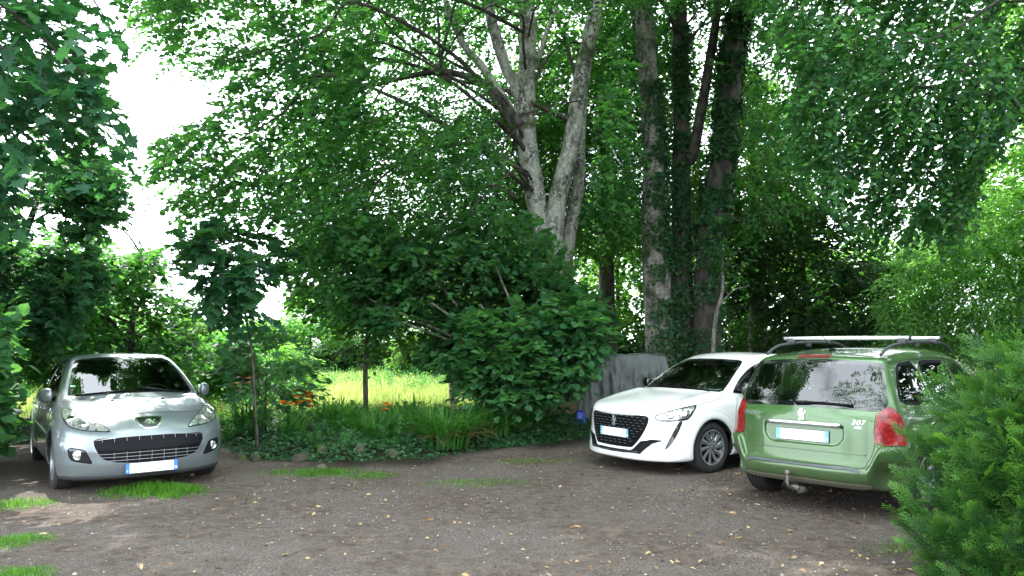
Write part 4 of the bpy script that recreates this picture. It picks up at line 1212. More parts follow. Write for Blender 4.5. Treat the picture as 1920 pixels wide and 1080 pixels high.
def in_view(poly, d0, d1, n, scale=1.0, thr=.45, seed=0, keep=None, dpow=1.0):
    """random points in the volume seen through a photo outline between two distances, thinned into clumps by noise"""
    p = np.array(poly, float); lo, hi = p.min(0), p.max(0)
    out = []; tot = 0
    for _ in range(60):
        uv = rng.uniform(lo, hi, (n * 2, 2))
        uv = uv[sdpoly(uv[:, 0], uv[:, 1], p) < 0]
        d = d0 + (d1 - d0) * rng.uniform(0, 1, len(uv)) ** dpow
        c, s = math.cos(CAM_PITCH), math.sin(CAM_PITCH)
        x = (uv[:, 0] - 960) / CAM_F; y = -(uv[:, 1] - 540) / CAM_F
        D = np.stack([x, c - y * s, s + y * c], 1)
        P = np.array([0, 0, CAM_H]) + D * (d / D[:, 1])[:, None]
        q = .6 * vnoise(P * scale, seed) + .4 * vnoise(P * scale * 2.3, seed + 5)
        P = P[q > thr]
        if keep is not None: P = P[keep(P)]
        out.append(P); tot += len(P)
        if tot >= n: break
    return np.concatenate(out)[:n]

def rough_tube(P, r, seg, seed, amp=.08, freq=2.5, lump=0.0):
    V, t, Q = tube(P, r, seg)
    m = len(P)
    C = np.repeat(np.asarray(P, float), seg, 0)
    X = V[:m * seg]
    rad = X - C
    q = vnoise(X * freq, seed) - .5 + .5 * (vnoise(X * freq * 3, seed + 3) - .5)
    V[:m * seg] = C + rad * (1 + 2 * amp * q)[:, None]
    return V, t, Q

def stem_tree(name, label, cat, base, stems, bark, group=None):
    """stems: list of (points, radii); returns root and the trunk mesh builder"""
    root = empty(name, base); tag(root, label, cat, group)
    mb = MB()
    for i, (pts, rad) in enumerate(stems):
        P = smooth_path(pts, 8)
        r = np.interp(np.linspace(0, 1, len(P)), np.linspace(0, 1, len(rad)), rad)
        V, t, Q = rough_tube(P, r, 14, i * 7 + 1)
        mb.add(V - np.array(base), t, Q)
    return root, mb

def limbs(mb, base, stem, targets, r0=.07, r1=.012, rise=.35, seed=0):
    """curved boughs from points along a stem path out to the targets"""
    S = smooth_path(stem, 10)
    for i, T in enumerate(targets):
        T = np.asarray(T, float)
        hz = np.hypot(S[:, 0] - T[0], S[:, 1] - T[1])
        want = T[2] - rise * hz
        j = int(np.argmin(np.abs(S[:, 2] - want)))
        A = S[j]; L = np.linalg.norm(T - A)
        n_ = rng.normal(size=3) * .10 * L; n2 = rng.normal(size=3) * .05 * L
        arch = rng.uniform(.08, .26) * L
        m1 = A + (T - A) * .28 + np.array([0, 0, .8 * arch]) + n_ * .6
        m2 = A + (T - A) * .58 + np.array([0, 0, arch]) + n_ + n2
        m3 = A + (T - A) * .82 + np.array([0, 0, .5 * arch]) + n_ * .5 - n2
        P = smooth_path([A, m1, m2, m3, T], 5)
        f = min(1.0, .35 + L / 9)
        V, t, Q = rough_tube(P, np.linspace(r0 * f, r1, len(P)), 7, seed + i, .10, 4)
        mb.add(V - np.array(base), t, Q)

BARK = dict(
    pale=bark_mat('pale_lichen_bark', (.055, .05, .042), (.34, .33, .29), (.55, .55, .51), 5.5, (.05, .075, .025)),
    grey=bark_mat('grey_bark', (.06, .054, .045), (.23, .21, .18), (.38, .37, .34), 5.0, (.04, .055, .022)),
    dark=bark_mat('dark_bark', (.025, .022, .018), (.085, .072, .06), None, 7.0),
    twig=pbr('twig_bark', (.035, .028, .02), .9))
G = dict(
    crown=leaf_mat('crown_leaf', (.014, .064, .026), (.058, .172, .046), .50),
    fresh=leaf_mat('fresh_leaf', (.015, .068, .028), (.066, .185, .054), .48),
    hazel=leaf_mat('hazel_leaf', (.022, .084, .036), (.070, .190, .066), .38),
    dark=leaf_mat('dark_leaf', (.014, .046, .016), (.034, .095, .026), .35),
    maple=leaf_mat('sycamore_leaf', (.018, .074, .038), (.052, .145, .064), .46),
    lit=leaf_mat('sunny_leaf', (.048, .145, .030), (.115, .245, .060), .52),  # sunlit copy of the leaf colours, sunshine put into the base tone
    pale=leaf_mat('pale_leaf', (.075, .195, .065), (.17, .34, .125), .46),  # light green leaf, brightened further to carry sunlight in its colour
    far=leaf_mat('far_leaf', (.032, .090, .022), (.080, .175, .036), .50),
    ivy=leaf_mat('ivy_leaf', (.014, .058, .024), (.046, .125, .042), .2, rough=.45, spec=.25),
    lily=leaf_mat('strap_leaf', (.022, .090, .020), (.070, .20, .038), .34),
    straw=leaf_mat('dry_strap_leaf', (.12, .085, .035), (.26, .20, .10), .2),
    grass=leaf_mat('lawn_grass', (.030, .105, .010), (.095, .235, .024), .35),
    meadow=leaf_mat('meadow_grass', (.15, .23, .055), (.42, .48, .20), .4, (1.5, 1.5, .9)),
    thuja=leaf_mat('conifer_scale', (.011, .046, .012), (.085, .215, .034), .25),
    flower=leaf_mat('orange_petal', (.70, .17, .01), (.82, .28, .03), .25, (1., 1., 1.)),
    litter=None)

# ------------------------------------------------------------------ trees
def to_px(P):
    c, s = math.cos(CAM_PITCH), math.sin(CAM_PITCH)
    Q = P - np.array([0, 0, CAM_H]); dp = Q[:, 1] * c + Q[:, 2] * s; up = -Q[:, 1] * s + Q[:, 2] * c
    return 960 + CAM_F * Q[:, 0] / dp, 540 - CAM_F * up / dp
STEM_LINES = [[(1008, 560), (1019, 440), (1002, 363), (986, 227), (990, 65), (987, -20)], [(1034, 560), (1038, 440), (1048, 363), (1071, 272), (1087, 162), (1110, 52), (1124, -20)], [(975, 235), (948, 125), (922, 40), (908, -30)],
    [(1240, 674), (1227, 454), (1226, 292), (1214, 130), (1207, 0)], [(1278, 648), (1277, 389), (1278, 194), (1275, 32)], [(1325, 648), (1331, 454), (1348, 330), (1363, 227), (1377, 65), (1393, -10)]]
def bare_stems(P):
    """the inside of the grove is bare: few leaves close in front of the stems"""
    u, v = to_px(P); ok = np.ones(len(P), bool)
    for i, ln in enumerate(STEM_LINES):
        L = smooth_path(ln, 6)
        d = np.min(np.hypot(u[:, None] - L[None, :, 0], (v[:, None] - L[None, :, 1]) * .8), 1)
        ok &= ~((d < 46 + 30 * (vnoise(P * .9, 70 + i) - .5)) & (P[:, 1] < (15.3 if i < 3 else 16.4)) & (v > 15))
    return ok
A_ = lambda u, v, d: at(u, v, d)
def path(pts, d): return [A_(u, v, d + (p[0] if p else 0)) for u, v, *p in pts]

def spray_parts(P, center, size, kind, m, ln, droop=.25, tint0=.5, tvar=.3, down=0.0, wood=.004, flat=.45, out=1.0):
    D = (P - center) * out; D[:, 2] *= .45
    D = norm(D) + rng.normal(size=P.shape) * .55
    D[:, 2] -= down
    l = ln * rng.uniform(.6, 1.3, len(P))
    return sprays(P - norm(D) * (l * .4)[:, None], D, l, m, size, kind, droop, tint0=tint0, tvar=tvar, wood=wood, flat=flat)

def linden_tree():
    d = 15.0
    base = A_(1030, 742, d); base[2] = 0
    top = 12.5
    def up(p, dx, dz, dy=0): return np.array(p) + np.array([dx, dy, dz])
    s1 = [base + (-.12, 0, -.1)] + path([(1008, 560), (1019, 440), (1002, 363), (986, 227), (990, 65), (987, -20)], d); s1 += [up(s1[-1], .15, 2.5), up(s1[-1], -.1, 5.5)]
    s1b = path([(982, 215), (968, 160), (948, 125), (922, 40), (908, -30)], d - .2); s1b += [up(s1b[-1], -.8, 2.4), up(s1b[-1], -1.2, 4.6)]
    lA = path([(968, 225), (930, 165), (900, 120), (870, 85), (840, 20), (820, -40)], d - .5); lA += [up(lA[-1], -1.0, 1.4, -.5)]
    lB = path([(975, 235), (930, 175), (880, 145), (820, 135), (740, 150), (640, 180), (560, 230)], d - .6)
    lC = path([(972, 372), (930, 352), (864, 349), (800, 372), (740, 420)], d - .5)
    lD = path([(990, 330), (930, 290), (850, 270), (760, 300), (690, 360), (640, 440)], d - .9)
    s2 = [base + (.22, .05, -.1)] + path([(1034, 560), (1038, 440), (1048, 363), (1071, 272), (1087, 162), (1110, 52), (1124, -20)], d - .1); s2 += [up(s2[-1], .5, 2.6), up(s2[-1], .9, 5.2)]
    s3 = [base + (.40, .1, -.1)] + path([(1060, 520), (1072, 415), (1085, 345), (1088, 250)], d + .3); s3 += [up(s3[-1], .25, 2.0, .5), up(s3[-1], .6, 5.0, .9)]
    s4 = path([(1006, 130), (1022, 70), (1045, 10), (1060, -60)], d); 
    root, mb = stem_tree('multi_stem_tree', 'tall pale lichen-barked tree forking into several bare stems above the dark bush', 'tree', base,
        [(s1, [.35, .27, .225, .21, .20, .17, .15, .11, .06]), (s1b, [.14, .12, .11, .08, .05]), (lA, [.11, .09, .07, .05, .03]),
         (s2, [.28, .22, .20, .18, .17, .155, .14, .10, .05]), (s3, [.2, .16, .14, .12, .09, .05]), (s4, [.06, .05, .03, .02])], BARK['pale'])
    poly = [(215, -330), (228, 0), (250, 60), (262, 110), (300, 60), (345, 140), (380, 165), (425, 140), (432, 190), (380, 212), (310, 250), (283, 310), (300, 380), (340, 400), (420, 405), (500, 400), (545, 440), (560, 480), (580, 520), (700, 540), (800, 530), (900, 500), (1000, 470), (1090, 480), (1180, 430), (1230, 250), (1240, -330)]
    thin = lambda P: bare_stems(P) & (rng.uniform(0, 1, len(P)) < np.clip((to_px(P)[0] - 180) / 520, .42, 1))
    P = in_view(poly, 11.0, 18.5, 6200, .9, .46, 3, thin)
    Pl = in_view([(545, 450), (700, 420), (770, 430), (770, 560), (690, 600), (570, 575), (540, 520)], 12.0, 15.0, 420, 1.1, .44, 36)
    P4 = in_view([(-330, -1000), (1350, -1000), (1350, -70), (-100, -70), (-330, -200)], 7.0, 12.0, 1500, .7, .45, 44)  # unseen boughs overhead, added to shade the gravel in front
    cen = A_(1030, 200, d)
    parts = [spray_parts(P, cen, .105, 'simple', 11, .55, tint0=.5, tvar=.4)]
    # the outer left side, hanging lower and thinner
    P2 = in_view([(228, -200), (228, 0), (300, 60), (420, 140), (432, 190), (300, 260), (285, 330), (345, 400), (480, 405), (560, 440), (700, 470), (700, -200)], 10.5, 14.5, 1000, 1.1, .52, 9)
    parts.append(spray_parts(P2, cen, .10, 'broad', 10, .5, .4, .45, .4, .25))
    # the top of the crown
    parts.append(spray_parts(Pl, cen, .105, 'broad', 10, .5, .4, .6, .4, .3))
    Pt = in_view([(600, -60), (1240, -60), (1230, 230), (1120, 260), (600, 260)], 16.3, 20, 1700, .9, .43, 35)
    parts.append(spray_parts(Pt, cen, .11, 'simple', 11, .55, tint0=.6, tvar=.35))
    parts.append(spray_parts(P4, cen, .14, 'simple', 10, .7))
    Pm = in_view([(540, 230), (1000, 200), (1200, 250), (1200, 470), (1000, 480), (560, 500)], 15.5, 19.5, 2600, .9, .42, 33)
    parts.append(spray_parts(Pm, cen, .11, 'simple', 11, .55, tint0=.65, tvar=.35))
    P3 = in_view([(260, -800), (230, -330), (1300, -330), (1250, -800)], 11.0, 18.0, 1000, .7, .45, 4)
    parts.append(spray_parts(P3, cen, .17, 'simple', 10, .8))
    tg = [P[i] for i in rng.choice(len(P), 46, replace=False)]
    bo = MB()
    for q, (pts_, rr_) in enumerate([(lB, [.10, .08, .06, .04, .015]), (lC, [.045, .04, .03, .02, .01]), (lD, [.05, .045, .035, .02, .01])]):
        Pq = smooth_path(pts_, 8); Vq, tq, Qq = rough_tube(Pq, np.interp(np.linspace(0, 1, len(Pq)), np.linspace(0, 1, len(rr_)), rr_), 9, 50 + q); bo.add(Vq - base, tq, Qq)
    limbs(bo, base, s1[3:], tg[:20], .05, .008, .12, 11)
    limbs(bo, base, s2[3:], tg[26:34], .045, .008, .2, 12)
    limbs(bo, base, lB, tg[38:], .03, .008, .05, 13)
    mb.build('trunk', BARK['pale'], root)
    bo.build('boughs', BARK['dark'], root)  # boughs coloured dark as backlit silhouettes, though the stems are pale
    foliage('crown', parts, [G['crown'], BARK['twig']], root)

def ivy_on(root, base, pts, rad, n, span, size=.07, side=None, tuft=.05):
    """ivy leaves over part of a trunk, standing a little off the bark"""
    P = smooth_path(pts, 12); r = np.interp(np.linspace(0, 1, len(P)), np.linspace(0, 1, len(rad)), rad)
    T, N, B = frames(P)
    t = rng.uniform(span[0], span[1], n) * (len(P) - 1); i = np.clip(t.astype(int), 0, len(P) - 2); f = (t - i)[:, None]
    a = rng.uniform(0, 2 * np.pi, n) if side is None else rng.normal(side, .9, n)
    dirv = np.cos(a)[:, None] * np.array([1., 0, 0]) + np.sin(a)[:, None] * np.array([0, 1., 0])
    off = np.abs(rng.normal(0, tuft, n)) + .015
    X = P[i] * (1 - f) + P[i + 1] * f + dirv * (r[i] + off)[:, None]
    k = vnoise(X * 3.0, 5) > .36
    X, dirv = X[k], dirv[k]; n = len(X)
    Ax = np.array([0, 0, -1.]) + rng.normal(size=(n, 3)) * .6 + dirv * .3
    U = dirv + rng.normal(size=(n, 3)) * .45 + np.array([0, 0, .5])
    lv = leaves(X, Ax, U, size * rng.uniform(.6, 1.3, n), 'ivy', rng.uniform(0, 1, n))
    foliage('ivy', [(lv, None)], [G['ivy']], root)

def ivy_trees():
    d = 15.8
    def mkone(label, pts, rad, poly, n, bark, ivy, extra=(), seed=0, d0=13., d1=19.):
        base = np.array(pts[0]); base[2] = 0
        pts = [base + (0, 0, -.1)] + pts[1:]
        topp = [np.array(pts[-1]) + (rng.uniform(-.3, .3), rng.uniform(-.3, .3), 3.0), np.array(pts[-1]) + (rng.uniform(-.6, .6), .3, 6.0)]
        P = pts + topp
        root, mb = stem_tree('ivy_clad_tree', label, 'tree', base, [(P, rad + [.10, .04])] + list(extra), BARK[bark], 'tall tree trunks behind the white car')
        L = in_view(poly, d0, d1, n, .9, .42, seed, bare_stems)
        limbs(mb, base, P[2:], [L[i] for i in rng.choice(len(L), 16, replace=False)], .06, .012, .3, seed)
        mb.build('trunk', BARK[bark], root)
        cen = pts[-1]
        parts = [spray_parts(L, cen, .10, 'simple', 11, .55, tint0=.42, tvar=.4)]
        up_ = in_view([(min(p[0] for p in poly), -330), (max(p[0] for p in poly), -330), (max(p[0] for p in poly), -560), (min(p[0] for p in poly), -560)], 13, 19, n // 6, .7, .45, seed + 2)
        parts.append(spray_parts(up_, cen, .17, 'simple', 10, .8))
        foliage('crown', parts, [G['crown'], BARK['twig']], root)
        for sp, n_, sd, sz in ivy:
            ivy_on(root, base, P, rad + [.10, .04], n_, sp, sz, sd)
    p1 = path([(1245, 742), (1240, 674), (1227, 454), (1226, 292), (1214, 130), (1207, 0), (1204, -60)], d)
    mkone('pale trunk with ivy up its right side, standing nearest the tarpaulin', p1, [.38, .33, .27, .235, .21, .19, .18],
          [(1120, -330), (1120, 350), (1180, 430), (1300, 300), (1340, -330)], 1300, 'grey', [((.0, .48), 5200, -.6, .085), ((.1, .8), 1200, None, .07)], seed=21)
    p2 = path([(1280, 742), (1280, 648), (1277, 389), (1278, 194), (1275, 32), (1276, -60)], d + .5)
    b2 = (path([(1290, 300), (1300, 285), (1322, 165), (1343, 35), (1352, -60)], d + .3), [.13, .12, .10, .08])
    mkone('dark slender trunk in the middle with a pale bough forking off to the right', p2, [.30, .27, .21, .18, .16, .15],
          [(1220, -330), (1240, 250), (1330, 330), (1420, 250), (1460, -330)], 1300, 'dark', [((.0, .55), 5200, -1.6, .08)], [b2], seed=31)
    p3 = path([(1322, 742), (1325, 648), (1331, 454), (1348, 330), (1363, 227), (1377, 65), (1393, -10)], d + .1)
    mkone('thick dark trunk on the right wrapped in ivy high up', p3, [.36, .31, .27, .25, .24, .22, .20],
          [(1330, -330), (1340, 300), (1400, 420), (1560, 400), (1650, 250), (1640, -330)], 1700, 'dark', [((.0, .40), 3200, -1.6, .08), ((.26, .72), 9000, None, .09)], seed=41)
    # a thin young stem beside them
    base = A_(1337, 740, 15.0); base[2] = 0
    root, mb = stem_tree('young_tree', 'thin bare grey stem right of the ivy trunks with few leaves', 'tree', base, [([base] + path([(1337, 655), (1343, 590), (1355, 540), (1352, 470)], 15.0), [.05, .045, .04, .03, .02]), (path([(1346, 575), (1375, 545), (1405, 535)], 15.0), [.02, .014, .008])], BARK['grey'])
    mb.build('trunk', BARK['grey'], root)
    P = in_view([(1330, 400), (1330, 500), (1420, 560), (1420, 420)], 14.7, 15.4, 50, 1, .3, 7)
    foliage('crown', [spray_parts(P, A_(1355, 520, 15), .09, 'simple', 8, .4)], [G['crown'], BARK['twig']], root)

def hazel_bush():
    base = A_(985, 742, 13.3); base[2] = 0
    tops = [(690, 560), (740, 520), (790, 490), (850, 480), (930, 500), (1010, 530), (1090, 560), (1090, 640), (720, 590), (900, 570)]
    st = []
    for i, (u, v) in enumerate(tops):
        T = A_(u, v, 12.2 + (i % 4) * .5); b = base + (rng.uniform(-.35, .35), rng.uniform(-.25, .25), 0)
        st.append(([b, b + (T - b) * .4 + (0, 0, .5), T], [.05, .032, .010]))
    root, mb = stem_tree('hazel_bush', 'large dark green bush with broad round leaves in front of the forked tree', 'bush', base, st, BARK['grey'])
    mb.build('stem', BARK['grey'], root)
    poly = [(650, 570), (690, 520), (770, 465), (860, 460), (960, 490), (1040, 515), (1110, 550), (1140, 610), (1120, 660), (1080, 700), (1070, 735), (1000, 755), (930, 750), (880, 730), (850, 690), (760, 645), (690, 605)]
    P = in_view(poly, 11.6, 14.4, 2100, 1.1, .46, 5)
    cen = A_(960, 700, 13.3)
    parts = [spray_parts(P, cen, .115, 'broad', 9, .45, .3, .45, .4, flat=.4)]
    P2 = in_view([(880, 590), (1040, 555), (1130, 610), (1110, 660), (1065, 725), (900, 745), (860, 700)], 11.4, 12.2, 380, 1.5, .42, 6)
    parts.append(spray_parts(P2, cen, .135, 'broad', 8, .5, .3, .62, .4, flat=.3))
    P3 = in_view([(690, 400), (1000, 400), (1080, 520), (1120, 590), (1000, 540), (700, 540)], 12.3, 14.5, 420, 1.2, .47, 8)
    parts.append(spray_parts(P3, cen, .11, 'broad', 9, .55, .4, .7, .35, .1))
    foliage('foliage', parts, [G['hazel'], BARK['twig']], root)

def overhang_tree():
    base = np.array([8.6, 10.5, 0.])
    trunk = [base, base + (-.1, 0, 3), base + (-.3, 0, 6.5), base + (-.4, 0, 11)]
    root, mb = stem_tree('overhanging_tree', 'leafy tree whose drooping boughs hang over the green car from the upper right', 'tree', base, [(trunk, [.4, .33, .25, .1])], BARK['grey'])
    poly = [(1420, -330), (1440, 50), (1500, 130), (1470, 250), (1540, 320), (1590, 400), (1680, 450), (1740, 420), (1810, 440), (1850, 300), (1960, 150), (2150, -330)]
    P = in_view(poly, 9.2, 13.6, 4500, 1.0, .455, 15)
    limbs(mb, base, trunk, [P[i] for i in rng.choice(len(P), 22, replace=False)], .06, .006, .05, 5)
    mb.build('trunk', BARK['dark'], root)
    cen = np.array([8., 10.5, 7.])
    parts = [spray_parts(P, cen, .080, 'broad', 10, .45, .5, .42, .45, .6)]
    P3 = in_view([(1450, -330), (2150, -330), (2150, -900), (1450, -800)], 8.6, 13, 700, .8, .45, 16)
    parts.append(spray_parts(P3, cen, .16, 'simple', 10, .8))
    foliage('crown', parts, [G['fresh'], BARK['twig']], root)

def leafy_tree(name, label, cat, poly, d0, d1, n, size, kind, mat, bark='dark', m=10, ln=.5, scale=1.0, thr=.45, seed=0, stem=None, droop=.3, down=.1, tint0=.5, tvar=.4, keep=None, group=None, flat=.45, nl=14, r=.12, crown='crown', out=1.0, top=None):
    P = in_view(poly, d0, d1, n, scale, thr, seed, keep)
    c = P.mean(0)
    base = np.array([c[0], c[1], 0.]) if stem is None else np.array([stem[0][0], stem[0][1], 0.])
    pts = [base + (0, 0, -.05), np.array([c[0], c[1], max(.4, c[2] * .55)]) if stem is None else stem[1]] + ([c + (0, 0, .2 * (P[:, 2].max() - c[2]))] if stem is None else list(stem[2:]))
    root, mb = stem_tree(name, label, cat, base, [(pts, [r, r * .8, r * .3])], BARK[bark], group)
    limbs(mb, base, pts, [P[i] for i in rng.choice(len(P), min(nl, len(P)), replace=False)], r * .45, .007, .3, seed)
    mb.build('trunk', BARK[bark], root)
    parts = [spray_parts(P, c, size, kind, m, ln, droop, tint0, tvar, down, flat=flat, out=out)]
    if top:  # unseen crown out of view, added to keep sun off the ground
        parts.append(spray_parts(in_view(*top), c, .22, 'simple', 10, .9))
    foliage(crown, parts, [G[mat], BARK['twig']], root)
    return root

linden_tree()
ivy_trees()
hazel_bush()
overhang_tree()
leafy_tree('sycamore_tree', 'big-leaved dark tree reaching in from the upper left edge', 'tree',
    [(-260, -330), (150, -330), (150, -20), (225, 10), (215, 60), (150, 100), (190, 160), (228, 230), (215, 300), (150, 345), (100, 300), (60, 330), (30, 420), (-260, 470)], 6.4, 9.0, 720, .14, 'maple', 'maple', 'dark', 8, .5, 1.2, .47, 51,
    [(-8.2, 8.0, 0), (-8.2, 8.0, 2.2), (-7.8, 8.0, 5.0), (-7.2, 7.8, 8.0)], .35, .1, .25, .3, r=.2, nl=22, top=([(-1700, -1300), (-240, -1300), (-240, 350), (-1700, 450)], 6.5, 10.5, 1500, .7, .42, 64))
leafy_tree('hazel_tree', 'bright green leafy tree behind the silver car on the left', 'tree',
    [(-160, 390), (40, 460), (110, 420), (180, 430), (215, 480), (290, 465), (310, 500), (270, 530), (330, 560), (385, 560), (340, 600), (385, 650), (370, 700), (-160, 720)], 13.2, 17.0, 2300, .11, 'broad', 'fresh', 'dark', 9, .5, 1.0, .45, 52,
    [A_(250, 742, 14), A_(247, 640, 14), A_(252, 590, 14), A_(290, 520, 14)], .3, .1, .7, r=.07, nl=24)
leafy_tree('dark_tree', 'dark maple-leaved tree below the overhanging bough at the left edge', 'tree',
    [(-220, 330), (10, 370), (60, 320), (150, 290), (225, 320), (215, 400), (160, 440), (200, 520), (130, 580), (120, 640), (-220, 660)], 10.5, 12.6, 1700, .12, 'maple', 'maple', 'dark', 9, .5, 1.2, .46, 53,
    [(-8.6, 12.3, 0), (-8.6, 12.3, 1.5), (-8.0, 12, 3.0), (-7.4, 11.7, 4.2)], r=.10, nl=20, keep=lambda P: (P[:, 2] > 1.75) | (P[:, 0] < -7.9), top=([(-900, -1200), (-100, -1200), (-60, 380), (-900, 380)], 10.5, 14, 1100, .7, .42, 63))
leafy_tree('broadleaf_bush', 'large-leaved bush at the left edge beside the silver car', 'bush',
    [(-200, 560), (20, 585), (48, 640), (46, 700), (30, 760), (0, 830), (-200, 850)], 7.8, 10.2, 420, .15, 'broad', 'hazel', 'dark', 8, .45, 1.5, .40, 54,
    [(-6.9, 8.6, 0), (-6.9, 8.6, .7), (-6.6, 8.4, 1.6)], r=.04, keep=lambda P: P[:, 0] < -4.7 - .784 * (P[:, 1] - 7.94) - .55)
leafy_tree('sycamore_sapling', 'slim young sycamore with large lobed leaves standing right of the silver car', 'tree',
    [(345, 450), (400, 415), (480, 425), (545, 470), (540, 510), (485, 520), (470, 565), (525, 590), (420, 610), (385, 560), (350, 500)], 10.4, 12.0, 170, .15, 'maple', 'maple', 'dark', 8, .45, 1.5, .46, 55,
    [A_(486, 760, 10.9), A_(474, 680, 10.9), A_(462, 600, 10.9), A_(440, 500, 10.9), A_(430, 440, 10.9)], r=.021, flat=.35)
leafy_tree('sycamore_seedling', 'low leafy sycamore shoots with broad lobed leaves above the orange lilies', 'plant',
    [(400, 650), (470, 615), (560, 640), (600, 690), (590, 750), (520, 770), (440, 745)], 11.1, 12.6, 95, .135, 'maple', 'hazel', 'dark', 6, .38, 1.3, .3, 56, r=.02, flat=.3)
leafy_tree('young_tree', 'slender dark-stemmed sapling standing before the sunny meadow', 'tree',
    [(600, 545), (680, 520), (770, 560), (770, 640), (720, 670), (640, 650)], 13.0, 14.6, 130, .11, 'simple', 'far', 'dark', 9, .45, 1.2, .4, 57,
    [A_(688, 742, 13.6), A_(685, 690, 13.6), A_(690, 620, 13.6), A_(700, 570, 13.6)], r=.05)
leafy_tree('young_tree', 'short pale-trunked tree at the right end of the sunny meadow', 'tree',
    [(790, 470), (900, 460), (930, 620), (860, 670), (780, 610)], 16.5, 18.5, 420, .11, 'simple', 'far', 'pale', 10, .5, 1.0, .42, 58,
    [A_(850, 742, 17.5), A_(846, 690, 17.5), A_(850, 600, 17.5)], r=.085)
leafy_tree('pale_leaved_tree', 'pale sunlit tree with light green leaves behind the green car', 'tree',
    [(1640, 540), (1690, 460), (1760, 420), (1800, 380), (1880, 350), (2150, 380), (2150, 660), (1640, 660)], 15.5, 19.5, 6200, .125, 'long', 'pale', 'dark', 11, .5, 1.1, .37, 59, None, .4, .3, .65, flat=.4)
leafy_tree('tall_tree', 'sunlit tall tree along the right edge behind the drooping boughs', 'tree',
    [(1780, 470), (1810, 300), (1850, 100), (1870, -50), (1900, -330), (2250, -330), (2200, 480)], 15, 19, 2900, .13, 'simple', 'lit', 'grey', 11, .6, .9, .45, 60, r=.2)
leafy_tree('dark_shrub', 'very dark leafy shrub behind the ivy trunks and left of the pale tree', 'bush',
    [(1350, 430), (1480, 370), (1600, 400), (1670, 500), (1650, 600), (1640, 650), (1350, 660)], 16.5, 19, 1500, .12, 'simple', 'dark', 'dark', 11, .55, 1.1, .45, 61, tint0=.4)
for i, (poly, lb) in enumerate([([(960, 470), (980, 120), (1050, -100), (1180, -150), (1260, -60), (1300, 250), (1300, 470)], 'tall leafy tree far behind the gap between the forked tree and the ivy trunks'),
        ([(1270, 470), (1300, 260), (1370, 130), (1450, 150), (1510, 280), (1530, 470)], 'tall leafy tree far behind the rightmost ivy trunk')]):
    leafy_tree('tall_tree', lb, 'tree', poly, 18.5, 21, 1500, .14, 'simple', 'far', 'dark', 11, .9, .55, .44, 81 + i, nl=16, r=.25, group='tall trees behind the grove')
# the tree behind the viewer that the windows and bonnets mirror
leafy_tree_points = np.stack([rng.uniform(-6, 8, 2600), rng.uniform(-7, 2.0, 2600), rng.uniform(5.5, 12.5, 2600)], 1)
q_ = .6 * vnoise(leafy_tree_points * .55, 91) + .4 * vnoise(leafy_tree_points * 1.4, 92)
leafy_tree_points = leafy_tree_points[q_ > .49]
root, mb = stem_tree('broadleaf_tree', 'leafy tree standing behind the viewer, seen only mirrored in the car windows', 'tree', np.array([2.0, -4.5, 0]), [([(2.0, -4.5, 0), (1.9, -4.5, 4), (1.6, -4, 10)], [.4, .3, .1])], BARK['grey'])
mb.build('trunk', BARK['grey'], root)
foliage('crown', [spray_parts(leafy_tree_points, np.array([2, -3, 8]), .17, 'simple', 10, .8)], [G['crown'], BARK['twig']], root)
# unseen bushes added past the right edge, mirrored dark in the green car's flank
hp = np.stack([rng.uniform(5.5, 13, 5200), rng.uniform(3, 14.0, 5200), rng.uniform(.2, 6.0, 5200)], 1)
hp = hp[to_px(hp)[0] > 2010]
hp = hp[.6 * vnoise(hp * .7, 95) + .4 * vnoise(hp * 1.6, 96) > .40]
root, mb = stem_tree('unseen_bush', 'unseen leafy bush added right of the green car for its flank to mirror', 'bush', np.array([9.0, 8., 0]), [([(9., 8, 0), (9, 8, 2), (9, 8, 5)], [.2, .15, .05])], BARK['dark'])
mb.build('stem', BARK['dark'], root)
foliage('foliage', [spray_parts(hp, np.array([9, 8, 2]), .17, 'simple', 10, .8)], [G['dark'], BARK['twig']], root)
